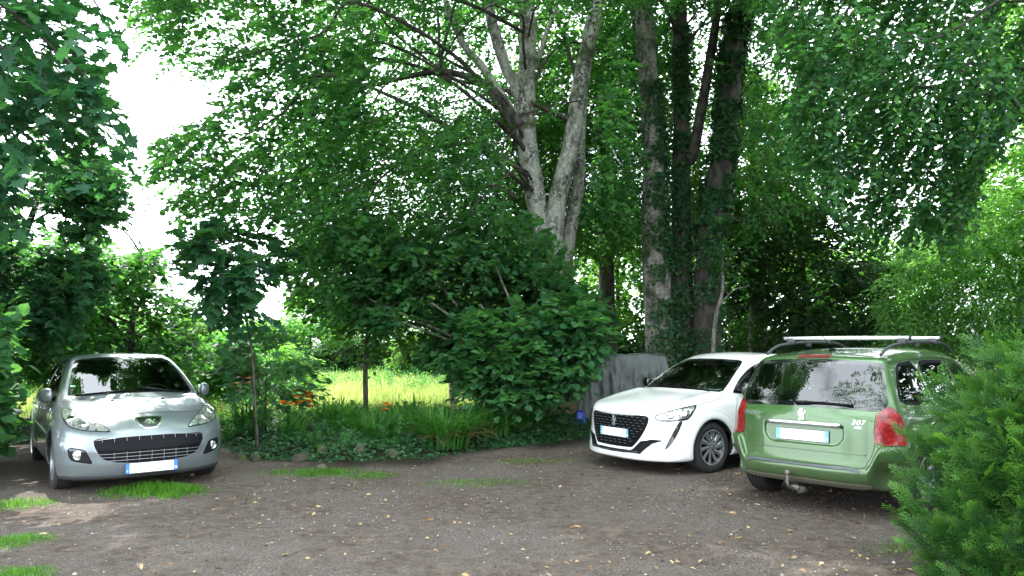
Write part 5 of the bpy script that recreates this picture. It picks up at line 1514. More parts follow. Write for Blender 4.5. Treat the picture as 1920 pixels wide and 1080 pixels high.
# trees and bushes at the back, beyond the meadow: each one its own tree
back = [  # outline, distance range, count, material, label
 ([(1070, 660), (1080, 420), (1130, 340), (1200, 360), (1250, 450), (1250, 660)], (21, 25), 900, 'lit', 'bright green background tree seen between the forked tree and the ivy trunks'),
 ([(1240, 660), (1250, 430), (1330, 380), (1400, 430), (1420, 660)], (22, 26), 700, 'lit', 'bright background tree seen in the gaps between the ivy trunks'),
 ([(1380, 660), (1400, 480), (1480, 430), (1560, 470), (1580, 660)], (22, 26), 700, 'lit', 'sunny background tree glimpsed through the very dark shrub'),
 ([(1540, 660), (1560, 480), (1640, 420), (1720, 480), (1740, 660)], (22, 26), 700, 'lit', 'sunny background tree between the dark shrub and the pale tree'),
 ([(900, 690), (900, 520), (980, 440), (1070, 470), (1100, 690)], (22, 26), 800, 'far', 'background tree right behind the large round-leaved bush'),
 ([(740, 700), (745, 520), (800, 450), (890, 470), (920, 700)], (30, 34), 800, 'far', 'background tree behind the short pale-trunked tree'),
 ([(600, 700), (610, 560), (680, 500), (760, 540), (780, 700)], (37, 42), 700, 'lit', 'background tree at the far side of the meadow behind the slender sapling'),
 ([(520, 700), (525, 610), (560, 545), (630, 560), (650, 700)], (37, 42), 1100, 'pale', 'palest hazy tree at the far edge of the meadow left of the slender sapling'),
 ([(400, 700), (410, 640), (460, 600), (530, 605), (560, 700)], (36, 40), 1100, 'far', 'low hedge bush at the far edge behind the young sycamore'),
 ([(290, 700), (300, 640), (350, 595), (410, 610), (430, 700)], (25, 29), 1100, 'far', 'low hedge bush just right of the silver car roof'),
 ([(120, 700), (130, 600), (200, 560), (290, 590), (310, 700)], (22, 26), 600, 'lit', 'sunlit bush far behind the roof of the silver car'),
 ([(-120, 700), (-110, 520), (0, 480), (110, 520), (140, 700)], (20, 25), 700, 'lit', 'sunlit bush far back at the left edge'),
]
for i, (poly, dd, n, mt, lb) in enumerate(back):
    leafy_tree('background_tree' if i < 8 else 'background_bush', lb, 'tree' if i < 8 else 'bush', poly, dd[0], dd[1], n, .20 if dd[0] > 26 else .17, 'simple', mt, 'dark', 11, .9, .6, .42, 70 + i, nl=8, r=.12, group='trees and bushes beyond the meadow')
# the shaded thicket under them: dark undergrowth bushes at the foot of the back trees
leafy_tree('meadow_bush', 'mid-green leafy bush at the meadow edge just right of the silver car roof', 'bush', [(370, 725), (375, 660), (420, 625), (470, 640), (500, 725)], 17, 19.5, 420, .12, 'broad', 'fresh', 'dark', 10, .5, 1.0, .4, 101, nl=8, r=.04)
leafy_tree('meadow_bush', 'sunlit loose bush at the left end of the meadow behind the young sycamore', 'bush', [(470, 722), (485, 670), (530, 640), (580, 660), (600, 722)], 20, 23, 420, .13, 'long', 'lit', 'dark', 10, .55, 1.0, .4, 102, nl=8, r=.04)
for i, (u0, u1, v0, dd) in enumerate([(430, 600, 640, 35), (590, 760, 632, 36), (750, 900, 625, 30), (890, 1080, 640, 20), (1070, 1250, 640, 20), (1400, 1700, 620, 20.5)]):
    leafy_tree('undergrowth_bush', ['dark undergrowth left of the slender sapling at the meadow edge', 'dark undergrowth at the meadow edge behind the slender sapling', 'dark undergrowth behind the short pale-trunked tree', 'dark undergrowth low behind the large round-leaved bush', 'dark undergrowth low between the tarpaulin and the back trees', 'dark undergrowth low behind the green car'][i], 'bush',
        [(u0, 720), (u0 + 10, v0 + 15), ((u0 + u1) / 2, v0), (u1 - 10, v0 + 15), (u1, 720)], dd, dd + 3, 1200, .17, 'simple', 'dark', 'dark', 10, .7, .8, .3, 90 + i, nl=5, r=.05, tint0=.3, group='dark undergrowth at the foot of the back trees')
# ------------------------------------------------------------------ ground, meadow, border
def gxy(pts): return [tuple(ground(u, v)[:2]) for u, v in pts]
drive = gxy([(-900, 815), (60, 835), (200, 845), (420, 848), (520, 872), (640, 880), (800, 872), (900, 852), (1000, 842), (1100, 828), (1160, 800)]) + [(3.0, 12.5), (6.5, 14.2), (9, 13.5), (9, 6), (5, 2), (5, -6), (-12, -6), (-12, 8)]
def drive_sd(x, y): return sdpoly(np.asarray(x, float), np.asarray(y, float), drive)

def ground_mat():
    m, n, l, p = new_mat('gravel_and_soil')
    a = n.new('ShaderNodeAttribute'); a.attribute_name = 'soil'
    big = noise(n, l, .9, 6, rough=.65); mid = noise(n, l, 9, 6, rough=.75); fine = noise(n, l, 60, 4, rough=.8); grit = noise(n, l, 170, 2)
    c = ramp(n, l, fine, [(.36, (.028, .022, .018)), (.50, (.140, .113, .100)), (.64, (.35, .30, .272))])
    c2 = ramp(n, l, mid, [(.36, (.034, .022, .015)), (.5, (.115, .082, .064)), (.66, (.205, .158, .130))])
    mr = n.new('ShaderNodeMapRange'); mr.inputs['From Min'].default_value = .40; mr.inputs['From Max'].default_value = .56
    l.new(big, mr.inputs['Value'])
    c = mixc(n, l, mr.outputs['Result'], c, c2)
    c = mixc(n, l, .35, c, ramp(n, l, grit, [(.38, (.026, .021, .017)), (.62, (.24, .21, .185))]))
    soil = ramp(n, l, mid, [(.3, (.012, .011, .007)), (.55, (.030, .026, .015)), (.75, (.022, .036, .012))])
    c = mixc(n, l, a.outputs['Fac'], c, soil)
    l.new(c, p.inputs['Base Color']); p.inputs['Roughness'].default_value = .95; p.inputs['Specular IOR Level'].default_value = .2
    h = n.new('ShaderNodeMath'); h.operation = 'ADD'; l.new(fine, h.inputs[0]); l.new(mid, h.inputs[1])
    bump(n, l, p, h.outputs[0], 1.0, .03)
    return m
gx = np.concatenate([[-400, -150, -70, -40, -25], np.arange(-15, 12.01, .12), [16, 25, 40, 70, 150, 400]])
gy = np.concatenate([[-200, -60, -20, -8], np.arange(-2, 20.01, .12), [24, 30, 40, 60, 100, 200, 400]])
X, Y = np.meshgrid(gx, gy, indexing='ij'); X, Y = X.ravel(), Y.ravel()
near = (np.abs(X) < 15) & (Y > -2) & (Y < 20)
sdv = drive_sd(X, Y)
P3 = np.stack([X, Y, 0 * X], 1)
Z = np.where(near, .035 * (vnoise(P3 * .9, 1) - .5) + .018 * (vnoise(P3 * 3.1, 2) - .5), 0)
mound = np.clip(sdv / .8, 0, 1)
Z = Z * np.where(sdv < .1, .6, 1) + .10 * mound * (Y > 8) * (Y < 15) * (X < 2) * (X > -5)
def gz(x, y):
    """height of the ground sheet (approximate)"""
    s = drive_sd(x, y)
    return .10 * np.clip(s / .8, 0, 1) * (y > 8) * (y < 15) * (x < 2) * (x > -5)
soil = np.clip((sdv + .25 * (vnoise(P3 * 1.7, 8) - .5) * 2) / .35 + .3, 0, 1)
nx_, ny_ = len(gx), len(gy)
i = (np.arange(nx_ - 1)[:, None] * ny_ + np.arange(ny_ - 1)[None]).ravel()
gobj = mk('ground', np.stack([X, Y, Z], 1), np.stack([i, i + ny_, i + ny_ + 1, i + 1], 1), ground_mat(), attrs={'soil': soil})
tag(gobj, kind='structure')
# meadow sheet
mp = [(-9.5, 15.5), (-2.0, 14.6), (1.2, 15.6), (2.0, 20), (2.0, 38), (-20, 46), (-24, 24)]
mm, n_, l_, p_ = new_mat('meadow_turf')
l_.new(ramp(n_, l_, noise(n_, l_, 1.5, 5), [(.3, (.06, .10, .025)), (.7, (.15, .19, .06))]), p_.inputs['Base Color']); p_.inputs['Roughness'].default_value = 1
mb = MB(); poly_solid(mb, mp, .004, 0, lambda V: V + np.array([0, 0, .016]))
tag(mb.build('meadow', mm, None, smooth=False), kind='structure')

def blades(xy, z, h, w, lean=.35, tint=None, seg=2):
    """grass blades: tapered strips -> V, F, tint"""
    N = len(xy); a = rng.uniform(0, 2 * np.pi, N)
    L = np.stack([np.cos(a), np.sin(a), 0 * a], 1); S = np.stack([-np.sin(a), np.cos(a), 0 * a], 1)
    ln = np.abs(rng.normal(lean, lean * .5, N))
    rows = []
    for k in range(seg + 1):
        t = k / seg
        c = np.c_[xy, z] + np.array([0, 0, 1.]) * (h * t * (1 - .25 * ln * t))[:, None] + L * (h * ln * t * t)[:, None]
        ww = w * (1 - t) ** .7
        rows += [c - S * ww[:, None], c + S * ww[:, None]] if k < seg else [c]
    V = np.stack(rows, 1); n = V.shape[1]
    F = []
    for k in range(seg - 1): F += [(2 * k, 2 * k + 1, 2 * k + 3), (2 * k, 2 * k + 3, 2 * k + 2)]
    F += [(2 * seg - 2, 2 * seg - 1, 2 * seg)]
    F = (np.arange(N)[:, None, None] * n + np.array(F)[None]).reshape(-1, 3)
    return V.reshape(-1, 3), F, np.repeat(rng.uniform(0, 1, N) if tint is None else tint, n)

def stuff(name, parts, mat, root=None):
    V, F, T, _, _ = merge([(p, None) for p in parts])
    return tag(mk(name, V, F, mat, None, False, None, {'tint': T}), kind='stuff')

# meadow grass
N = 75000
xy = np.stack([rng.uniform(-16, 2.2, N), 14.6 + 25 * rng.uniform(0, 1, N) ** 1.2], 1)
xy = xy[(sdpoly(xy[:, 0], xy[:, 1], mp) < .0)]
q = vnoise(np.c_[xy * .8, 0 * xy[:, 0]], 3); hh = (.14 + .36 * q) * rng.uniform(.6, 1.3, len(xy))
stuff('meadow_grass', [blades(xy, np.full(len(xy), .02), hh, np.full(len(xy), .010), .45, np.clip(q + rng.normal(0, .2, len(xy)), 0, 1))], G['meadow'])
# lawn patches on the gravel
def lawn(px, n, hgt, spread):
    c = ground(*px)[:2]
    out = []
    a = rng.uniform(0, 2 * np.pi, n); r = 1.3 * np.sqrt(rng.uniform(0, 1, n))
    xy = c + np.stack([np.cos(a) * r * spread[0], np.sin(a) * r * spread[1]], 1) 
    k = .6 * vnoise(np.c_[xy * 4.5, 0 * a], 4) + .4 * vnoise(np.c_[xy * 13, 0 * a], 5) + .8 * (1 - r) > .74 + .26 * rng.normal(size=n)
    xy = xy[k]; r = r[k]
    return blades(xy, np.full(len(xy), -.008), hgt * rng.uniform(.35, 1.3, len(xy)) * np.clip(1.15 - .75 * r, .25, 2), np.full(len(xy), .0042), .5)
stuff('lawn_grass', [lawn((288, 922), 9500, .12, (.62, .34)), lawn((600, 888), 6500, .08, (.85, .36)), lawn((690, 893), 1200, .06, (.4, .25)), lawn((25, 945), 3000, .06, (.42, .35)), lawn((25, 1015), 3500, .055, (.40, .30)),
    lawn((30, 1075), 2500, .05, (.32, .2)), lawn((900, 905), 1800, .05, (.75, .30)), lawn((1000, 865), 1500, .05, (.9, .3)), lawn((1690, 1030), 500, .05, (.3, .3)), lawn((1120, 838), 900, .05, (.7, .4))], G['grass'])

# ivy and low leaves covering the border
def cover(n, px, d0, d1, hgt, size, seed):
    P = np.array([ground(u, v) for u, v in px]); poly = P[:, :2]
    lo, hi = poly.min(0), poly.max(0)
    xy = rng.uniform(lo, hi, (n * 3, 2)); sd_ = sdpoly(xy[:, 0], xy[:, 1], poly)
    k = (sd_ < 0); xy = xy[k][:n]; sd_ = sd_[k][:n]
    q = vnoise(np.c_[xy * 2.2, 0 * xy[:, 0]], seed)
    z = gz(xy[:, 0], xy[:, 1]) + (hgt * q * np.clip(-sd_ / .35, .25, 1)) * rng.uniform(.15, 1, len(xy))
    Pp = np.c_[xy, z]; m_ = len(Pp)
    Ax = rng.normal(size=(m_, 3)) * np.array([1, 1, .3]) + np.array([0, -.35, -.15]); U = np.array([0, -.25, 1.]) + rng.normal(size=(m_, 3)) * .4
    return leaves(Pp, Ax, U, size * rng.uniform(.55, 1.3, m_), 'ivy', rng.uniform(0, 1, m_))
border = [(415, 845), (520, 868), (640, 872), (800, 866), (900, 848), (1000, 838), (1095, 826), (1150, 795), (1060, 782), (900, 785), (700, 790), (560, 790), (420, 795)]
stuff('ivy_ground_cover', [cover(24000, border, 0, 0, .24, .055, 6), cover(9000, [(930, 845), (1095, 826), (1120, 800), (1040, 785), (930, 800)], 0, 0, .22, .07, 9),
    cover(3000, [(-200, 835), (20, 838), (60, 825), (40, 790), (-200, 780)], 0, 0, .3, .08, 10)], G['ivy'])
# taller weeds in the border and along the meadow edge
def weeds(n, poly, hmin, hmax, size, kind):
    p = np.array([ground(u, v)[:2] for u, v in poly]); lo, hi = p.min(0), p.max(0)
    xy = rng.uniform(lo, hi, (n * 4, 2)); xy = xy[sdpoly(xy[:, 0], xy[:, 1], p) < 0][:n]
    O = np.c_[xy, gz(xy[:, 0], xy[:, 1])]; D = rng.normal(size=O.shape) * .35 + np.array([0, 0, 1.])
    return sprays(O, D, rng.uniform(hmin, hmax, len(O)), 10, size, kind, .15, 1.0, .6)
lv1, tw1 = weeds(620, [(415, 840), (640, 860), (900, 845), (1080, 805), (900, 782), (420, 785)], .15, .45, .075, 'ivy')
lv2, tw2 = weeds(800, [(370, 790), (560, 785), (610, 735), (380, 722)], .35, 1.0, .085, 'simple')
lv3, tw3 = weeds(260, [(560, 742), (860, 742), (860, 722), (560, 722)], .4, 1.0, .10, 'long')
lv4, tw4 = weeds(160, [(-300, 815), (10, 815), (50, 795), (-300, 780)], .2, .6, .10, 'broad')
V, F, T, W, Q = merge([(lv1, tw1), (lv2, tw2), (lv3, tw3), (lv4, tw4)])
tag(mk('border_weeds', np.concatenate([V, W]), [F, Q + len(V)], [G['fresh'], G['lily']], None, False, np.r_[np.zeros(len(F), int), np.ones(len(Q), int)], {'tint': np.r_[T, np.full(len(W), .6)]}), kind='stuff')

# strap-leaved lilies, each clump a plant with its flower stalks
def strap_clump(label, px, n, hgt, spread, stalks=0, dry=0.0, w=.013, lean=.75, cat='plant'):
    b = ground(*px); b[2] = gz(b[0], b[1])
    root = empty('lily_clump', b); tag(root, label, cat, 'strap-leaved lily clumps in the border')
    def straps(n, hgt, lean):
        a = rng.uniform(0, 2 * np.pi, n); r = spread * np.sqrt(rng.uniform(0, 1, n))
        xy = np.stack([np.cos(a) * r, np.sin(a) * r], 1)
        aa = a + rng.normal(0, .7, n); Ld = np.stack([np.cos(aa), np.sin(aa), 0 * a], 1); S = np.stack([-np.sin(aa), np.cos(aa), 0 * a], 1)
        h = hgt * rng.uniform(.6, 1.2, n); ln = np.abs(rng.normal(lean, .3, n)); rows = []
        for k in range(6):
            t = k / 5
            c = np.c_[xy, 0 * a] + np.array([0, 0, 1.]) * (h * (t - .42 * ln * t ** 2.6))[:, None] + Ld * (h * ln * t ** 1.8 * .8)[:, None]
            rows += [c - S * (w * (1 - t ** 3) + .001), c + np.array([0, 0, -.004]), c + S * (w * (1 - t ** 3) + .001)]
        V = np.stack(rows, 1); F = []
        for k in range(5):
            for j in (0, 1):
                q = k * 3 + j; F += [(q, q + 1, q + 4), (q, q + 4, q + 3)]
        F = (np.arange(n)[:, None, None] * 18 + np.array(F)[None]).reshape(-1, 3)
        return V.reshape(-1, 3), F, np.repeat(rng.uniform(0, 1, n), 18)
    V, F, T = straps(n, hgt, lean)
    mk('leaves', V, F, G['lily'], root, True, None, {'tint': T})
    if dry:
        V, F, T = straps(int(n * dry), hgt * .75, 1.3)
        mk('dry_leaves', V, F, G['straw'], root, True, None, {'tint': T})
    for k in range(stalks):
        a = rng.uniform(0, 2 * np.pi); h = hgt * rng.uniform(.95, 1.3); e = np.array([math.cos(a), math.sin(a), 0]) * h * .38
        Pq = smooth_path([e * .1, e * .45 + (0, 0, h * .7), e + (0, 0, h)], 5)
        mb = MB(); Vt, t, Q = tube(Pq, np.linspace(.006, .003, len(Pq)), 5); mb.add(Vt, t, Q); st = mb.build('flower_stalk', G['lily'], root)
        for q in range(3):
            c = Pq[-1] + rng.normal(size=3) * .03 - np.array([0, 0, .05 * q]); m_ = 6
            aa = np.arange(m_) * 2 * np.pi / m_ + rng.uniform(0, 1); Ax = np.stack([np.cos(aa), np.sin(aa), .55 + 0 * aa], 1); U = np.stack([-np.cos(aa) * .5, -np.sin(aa) * .5, 1 + 0 * aa], 1)
            V, F, T = leaves(np.repeat(c[None], m_, 0), Ax, U, np.full(m_, .075), 'broad', rng.uniform(0, 1, m_))
            mk('flower', V, F, G['flower'], st, False, None, {'tint': T})
strap_clump('lily clump with orange flowers beside the silver car headlight', (470, 825), 150, .70, .24, 3)
strap_clump('leaning lily clump with the brightest orange flowers before the sycamore shoots', (548, 842), 90, .60, .18, 5, lean=.6)
strap_clump('dense lily clump in front of the sunny meadow, left of the slender sapling', (632, 818), 230, .66, .30, 0)
strap_clump('lily clump with one small orange flower head right of the slender sapling', (700, 840), 220, .60, .28, 1)
strap_clump('largest arching clump with brown dead leaves at its foot', (835, 847), 420, .72, .34, 0, .14)
strap_clump('smaller arching clump just right of the largest one', (925, 832), 130, .58, .26, 1, .08)
strap_clump('thin lily clump with reddish flowers below the round-leaved bush', (985, 822), 90, .52, .24, 1)
strap_clump('back lily clump against the sunny meadow with long arching leaves', (760, 808), 90, .62, .30, 0)

# stones along the border
def stone(label, px, size, mat, seed):
    b = ground(*px); root = None
    V, Q = rbox((1, 1, 1), .45, 10)
    q = vnoise(V * 1.6 + seed * 3.7, seed) - .5; q2 = vnoise(V * 5 + seed, seed + 1) - .5
    V = V * (1 + .75 * q + .2 * q2)[:, None] * np.array(size) * .82; V[:, 2] += size[2] * .08
    o = mk('border_stone', V, Q, mat); o.location = (b[0], b[1], gz(b[0], b[1])); o.rotation_euler = (0, 0, seed)
    tag(o, label, 'stone', 'stones edging the border')
def stone_mat(name, a, b, moss):
    m, n, l, p = new_mat(name); f = noise(n, l, 7, 8, rough=.7); c = ramp(n, l, f, [(.3, a), (.7, b)])
    g = noise(n, l, 3.2, 4); r_ = n.new('ShaderNodeMapRange'); r_.inputs['From Min'].default_value = moss; r_.inputs['From Max'].default_value = moss + .14; l.new(g, r_.inputs['Value'])
    l.new(mixc(n, l, r_.outputs['Result'], c, (.045, .075, .018)), p.inputs['Base Color']); p.inputs['Roughness'].default_value = .95; bump(n, l, p, f, .7, .02)
    return m
sm1, sm2 = stone_mat('mossy_stone', (.018, .016, .013), (.060, .052, .040), .40), stone_mat('bare_stone', (.05, .042, .032), (.14, .115, .088), .52)
for a in [('dark mossy stone beside the silver car bumper', (452, 862), (.20, .16, .16), sm1, 1), ('flat brown mossy stone half under the ivy', (478, 864), (.26, .18, .17), sm1, 2), ('small pale stone at the front of the border', (536, 876), (.12, .10, .10), sm2, 3),
          ('mid-sized mossy stone behind the small pale stone', (562, 868), (.26, .18, .20), sm1, 4), ('upright mossy stone below the leaning orange lilies', (603, 862), (.20, .16, .24), sm1, 5), ('low light brown stone in front of the upright one', (604, 878), (.20, .14, .10), sm2, 6),
          ('grey square stone left of the largest arching clump', (675, 862), (.20, .17, .22), sm2, 7), ('dark hollow stone half hidden by ivy near the largest clump', (738, 864), (.22, .18, .20), sm1, 8)]:
    stone(*a)

# tarpaulin over the wood pile, logs, bag
tm, n_, l_, p_ = new_mat('grey_green_tarpaulin')
f_ = noise(n_, l_, 5, 5)
l_.new(ramp(n_, l_, f_, [(.3, (.055, .067, .068)), (.7, (.100, .116, .115))]), p_.inputs['Base Color']); p_.inputs['Roughness'].default_value = .40
bump(n_, l_, p_, noise(n_, l_, 22, 4), .35, .01)
def tarp(name, label, c, size, seed, rz=0.0, sag=.08, nu=90, nv=60):
    """a sheet draped over a stack, falling in creases to the ground"""
    root = empty(name, c, rz); tag(root, label, 'tarpaulin')
    u = np.linspace(-1, 1, nu); v = np.linspace(-1, 1, nv); U, Vv = np.meshgrid(u, v, indexing='ij')
    def wrap(t, half, h):
        s = t * (half + h); a = np.abs(s)
        return np.sign(s) * np.minimum(a, half) + np.sign(s) * np.maximum(a - half, 0) * .16, np.maximum(a - half, 0)
    X, dx = wrap(U, size[0] / 2, size[2]); Y, dy = wrap(Vv, size[1] / 2, size[2])
    drop = np.maximum(dx, dy) + .12 * np.minimum(dx, dy)
    Z = np.clip(size[2] - drop * .99, .01, None)
    P = np.stack([X, Y, Z], -1).reshape(-1, 3)
    e = np.clip(drop.ravel() / .35, 0, 1)
    ang = np.arctan2(P[:, 1], P[:, 0])
    st = np.stack([P[:, 0] * 8 + 2 * P[:, 1], P[:, 1] * 8, P[:, 2] * .9], 1)
    pl = (1 - 2 * np.abs(vnoise(st, seed) - .5)) ** 2
    st2 = np.stack([P[:, 0] * 19, P[:, 1] * 19 + 3 * P[:, 0], P[:, 2] * 2.6], 1)
    pl2 = (1 - 2 * np.abs(vnoise(st2, seed + 1) - .5)) ** 2
    fold = .028 * (pl - .5) + .022 * (pl2 - .5)
    out_ = norm(np.stack([X.ravel() * (dx.ravel() >= dy.ravel()), Y.ravel() * (dy.ravel() >= dx.ravel()), 0 * X.ravel()], 1))
    P = P + out_ * (fold * e)[:, None]
    P[:, 2] += (1 - e) * ((vnoise(P * 2.2, seed + 4) - .5) * sag * .8 + (vnoise(P * 7, seed + 5) - .5) * .035)
    i = (np.arange(nu - 1)[:, None] * nv + np.arange(nv - 1)[None]).ravel()
    mk('sheet', P, np.stack([i, i + nv, i + nv + 1, i + 1], 1), tm, root, True)
    return root
c = A_(1162, 742, 14.9); c[2] = 0
tarp('tarpaulin', 'crumpled grey-green tarpaulin covering a tall stack behind the white car', c, (1.75, .8, 1.36), 3, R(-6), .10, 150, 90)
c = A_(885, 742, 14.6); c[2] = 0
tarp('tarpaulin', 'low crumpled sheet on the ground at the meadow edge left of the round-leaved bush', c, (.45, .4, .34), 8, R(20), .1, 40, 40)
wood = bark_mat('log_wood', (.05, .035, .025), (.20, .15, .11), None, 6)
cut = pbr('cut_wood', (.22, .15, .09), .8)
k = 0
for row in range(3):
    for j in range(4 - row):
        c = A_(1040 + j * 17 + row * 8, 742, 14.55); c[2] = .09 + row * .155
        mb = MB(); P = np.array([(0, -.22, 0), (0, .2, 0)]); V, t, Q = rough_tube(np.linspace(P[0], P[1], 5), .082, 9, k, .12, 6)
        mb.add(V, t, None, 1); mb.add(V, None, Q, 0)
        o = mb.build('log', [wood, cut]); o.location = c; o.rotation_euler = (0, 0, R(-12 + 8 * rng.uniform(-1, 1)))
        tag(o, 'short split log in the small pile left of the tall tarpaulin', 'log', 'logs piled beside the tarpaulin'); k += 1
c = ground(1088, 806); V, Q = rbox((.17, .15, .32), .05, 10)
V = V * (1 + .35 * (vnoise(V * 14, 3)[:, None] - .5)); V[:, 0] *= 1.1 - V[:, 2:3].ravel() * 1.5; V[:, 2] += .19
bm_ = pbr('blue_plastic_bag', (.015, .06, .52), .3)
o = mk('plastic_bag', V, Q, bm_); o.location = c; tag(o, 'small bright blue plastic bag on the ground by the tarpaulin', 'bag')

# fallen leaves, wood chips and loose pebbles
lm, n_, l_, p_ = new_mat('leaf_litter')
a_ = n_.new('ShaderNodeAttribute'); a_.attribute_name = 'tint'
l_.new(ramp(n_, l_, a_.outputs['Fac'], [(0, (.055, .03, .015)), (.35, (.15, .075, .03)), (.6, (.30, .20, .09)), (.8, (.28, .21, .11)), (1, (.33, .24, .09))]), p_.inputs['Base Color']); p_.inputs['Roughness'].default_value = .8
def litter(n, x0, x1, y0, y1, s0, s1, kind, flat=.35, kk=None):
    xy = np.stack([rng.uniform(x0, x1, n), y0 + (y1 - y0) * rng.uniform(0, 1, n) ** 1.0], 1)
    w = drive_sd(xy[:, 0], xy[:, 1]) < .3
    q = vnoise(np.c_[xy * .9, 0 * xy[:, 0]], 12) + .18 * (xy[:, 0] > 1.2)
    xy = xy[w & (q > rng.uniform(.15, .8, n))]; m_ = len(xy)
    Pp = np.c_[xy, .006 + .012 * rng.uniform(0, 1, m_)]
    Ax = rng.normal(size=(m_, 3)) * np.array([1, 1, .12]); U = np.array([0, 0, 1.]) + rng.normal(size=(m_, 3)) * flat
    return leaves(Pp, Ax, U, rng.uniform(s0, s1, m_), kind, np.clip(rng.beta(1.4, 2.1, m_), 0, 1))
stuff('fallen_leaves', [litter(6500, -8, 6, 3.5, 14, .012, .05, 'simple'), litter(1200, -6, 5, 4, 12, .03, .075, 'long', .5), litter(9000, -7, 5, 3.5, 11, .006, .018, 'simple', .8)], lm)
pm, n_, l_, p_ = new_mat('pebbles')
a_ = n_.new('ShaderNodeAttribute'); a_.attribute_name = 'tint'
l_.new(ramp(n_, l_, a_.outputs['Fac'], [(0, (.05, .043, .038)), (.7, (.15, .132, .12)), (1, (.36, .33, .30))]), p_.inputs['Base Color']); p_.inputs['Roughness'].default_value = .9
N = 16000
xy = np.stack([rng.uniform(-7, 5, N), 3.4 + 8 * rng.uniform(0, 1, N) ** 1.6], 1); xy = xy[drive_sd(xy[:, 0], xy[:, 1]) < .1]; N = len(xy)
s_ = rng.uniform(.003, .011, N) * (1 + .8 * (rng.uniform(0, 1, N) > .97))
oc = np.array([(1, 0, 0), (0, 1, 0), (-1, 0, 0), (0, -1, 0), (0, 0, .7), (0, 0, -.7)], float); ot = np.array([(0, 1, 4), (1, 2, 4), (2, 3, 4), (3, 0, 4), (1, 0, 5), (2, 1, 5), (3, 2, 5), (0, 3, 5)])
V = (np.c_[xy, s_ * .3][:, None] + oc[None] * s_[:, None, None] * rng.uniform(.6, 1.3, (N, 6, 1))).reshape(-1, 3)
stuff('loose_pebbles', [(V, (np.arange(N)[:, None, None] * 6 + ot[None]).reshape(-1, 3), np.repeat(rng.uniform(0, 1, N) ** 1.5, 6))], pm)
yl = pbr('yellow_leaf', (.30, .21, .08), .7)
proto = None
for u, v in [(405, 940), (490, 985), (400, 960), (670, 985), (1120, 935), (860, 985), (760, 905), (590, 965), (1255, 960), (1180, 905), (640, 930), (1010, 900), (300, 990), (960, 1005), (1310, 1000), (1480, 1000), (1400, 940), (1220, 1040), (700, 1040), (1545, 1060), (540, 1045), (820, 930)]:
    c = ground(u, v)
    if proto is None:
        S, T = leaf_shape('broad'); V = S * .047; V[:, 2] += .004 + .012 * rng.uniform(0, 1, len(V)); o = proto = mk('fallen_leaf', V, T, yl, None, False)
    else:
        o = proto.copy(); COL.objects.link(o)
    o.location = (c[0], c[1], .012); o.rotation_euler = (rng.uniform(-.2, .2), rng.uniform(-.2, .2), rng.uniform(0, 6.3)); s = rng.uniform(.7, 1.2); o.scale = (s, s * rng.uniform(.6, 1), s)
    tag(o, 'single yellowed leaf lying flat on the gravel', 'leaf', 'yellow leaves lying on the gravel')

# bare twigs dropped on the gravel
tw_m = pbr('bare_twig', (.10, .08, .06), .8)
for q, (u, v, ln, an) in enumerate([(690, 917, .32, .1), (765, 955, .28, -.15), (735, 948, .3, .2), (590, 1030, .45, .9), (880, 1020, .35, 2.6), (500, 990, .3, .4), (1290, 1010, .25, 1.2), (330, 1035, .3, 2.9), (1060, 985, .25, .6), (1440, 1040, .28, 2.0)]):
    c = ground(u, v); P = np.array([(-ln / 2, 0, .012), (-ln / 6, .02, .018), (ln / 5, -.015, .014), (ln / 2, .01, .012)])
    Vt, t, Qt = tube(smooth_path(P, 4), np.linspace(.004, .0015, 13), 5)
    o = MB().add(Vt, t, Qt).build('fallen_twig', tw_m); o.location = c; o.rotation_euler = (0, 0, an)
    tag(o, 'thin bare twig lying on the gravel', 'twig', 'bare twigs fallen on the gravel')

# ------------------------------------------------------------------ conifer bush at the lower right
def frond_template():
    """a flat fern-like conifer spray: (V, F) along +x, length 1"""
    V, F = [], []
    def blade(p, d, l, w):
        s = np.array([-d[1], d[0], 0]); k = len(V)
        V.extend([p, p + d * l * .45 + s * w, p + d * l, p + d * l * .45 - s * w]); F.extend([(k, k + 3, k + 2), (k, k + 2, k + 1)])
    bend = lambda p: p + np.array([0, 0, -.12 * p[0] ** 2])
    n = 10
    for i in range(n):
        t = i / n; q = np.array([t, 0, 0]); blade(bend(q), np.array([1., 0, 0]), 1.35 / n, .013)
        if i < 1: continue
        for sg in (1, -1):
            l2 = .38 * (1 - t) ** .8 * (.6 + .7 * ((i * 7 + (sg > 0) * 3) % 5) / 4) + .04; an = sg * .62
            d2 = np.array([math.cos(an), math.sin(an), 0]); m_ = max(2, int(l2 / .075))
            for j in range(m_):
                r = q + d2 * l2 * j / m_; blade(bend(r), d2, l2 / m_ * 1.35, .014)
                if j > 0:
                    a3 = an + (.6 if j % 2 else -.6); blade(bend(r), np.array([math.cos(a3), math.sin(a3), 0]), .10 * (1 - j / m_) + .04, .013)
    return np.array(V), np.array(F)
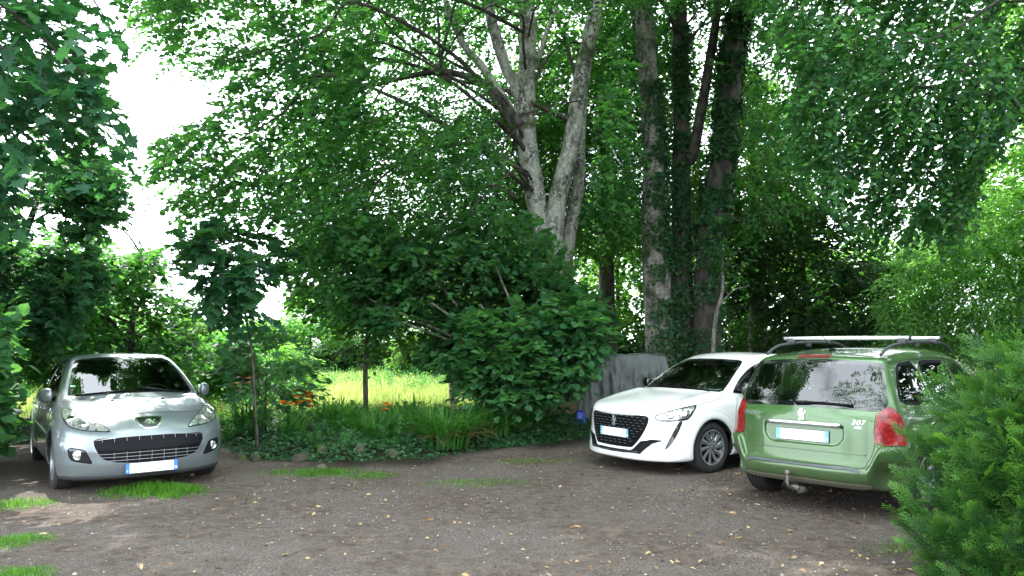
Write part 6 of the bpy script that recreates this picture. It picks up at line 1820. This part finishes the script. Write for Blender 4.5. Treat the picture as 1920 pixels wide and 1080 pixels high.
def conifer_bush():
    base = np.array([3.72, 4.75, 0.]); root = empty('conifer_bush', base)
    tag(root, 'feathery bright green conifer bush in the lower right corner before the green car', 'bush')
    FV, FF = frond_template()
    H_ = 1.50
    # leading shoots first, then fronds set along them
    ns = 640
    z0 = H_ * rng.uniform(.02, .95, ns); a0 = rng.uniform(0, 2 * np.pi, ns)
    prof = np.interp(z0 / H_, [0, .15, .4, .65, .85, 1], [.80, 1.0, 1.05, .92, .66, .35])
    P0, D0, L0 = [], [], []
    for i in range(ns):
        dh = np.array([math.cos(a0[i]), math.sin(a0[i]), 0]); rt = prof[i] * rng.uniform(.78, 1.12)
        tip = dh * rt + np.array([0, 0, z0[i] + rng.uniform(-.05, .22)])
        d = norm(dh * 1.0 + np.array([0, 0, .75]) + rng.normal(size=3) * .3); ln = rng.uniform(.35, .7)
        for q in np.linspace(0, 1, 8):
            o = tip - d * ln * (1 - q) * .9
            dd = norm(d + rng.normal(size=3) * (.55 if q < 1 else .1) + dh * .25)
            P0.append(o); D0.append(dd); L0.append(rng.uniform(.16, .27) * (1.2 - .3 * q))
    O, D, L = np.array(P0), np.array(D0), np.array(L0); n = len(O)
    hd = norm(np.c_[O[:, :2], 0 * O[:, :1]])
    U = norm(np.cross(D, hd) * rng.normal(0, .8, (n, 1)) + hd * .6 + np.array([0, 0, .5]) + rng.normal(size=(n, 3)) * .35); U = norm(U - D * np.sum(U * D, 1, keepdims=True)); B = np.cross(U, D)
    V = O[:, None] + L[:, None, None] * (FV[None, :, :1] * D[:, None] + FV[None, :, 1:2] * B[:, None] + FV[None, :, 2:] * U[:, None])
    k = len(FV)
    tint = np.clip(-.12 + .85 * FV[None, :, 0] ** 1.5 + .6 * np.abs(FV[None, :, 1]) + rng.normal(0, .2, (n, 1)), 0, 1)
    F = (np.arange(n)[:, None, None] * k + FF[None]).reshape(-1, 3)
    mk('foliage', V.reshape(-1, 3), F, G['thuja'], root, False, None, {'tint': tint.ravel()})
    mb = MB()
    for i in range(0, n, 16):
        T = O[i]; b = np.array([rng.normal(0, .07), rng.normal(0, .07), 0]); m_ = np.array([T[0] * .35, T[1] * .35, T[2] * .62 + .05])
        Vt, t, Q = tube(smooth_path([b, m_, T], 5), np.linspace(.016, .004, 11), 5); mb.add(Vt, t, Q)
    mb.build('stem', BARK['twig'], root)
conifer_bush()
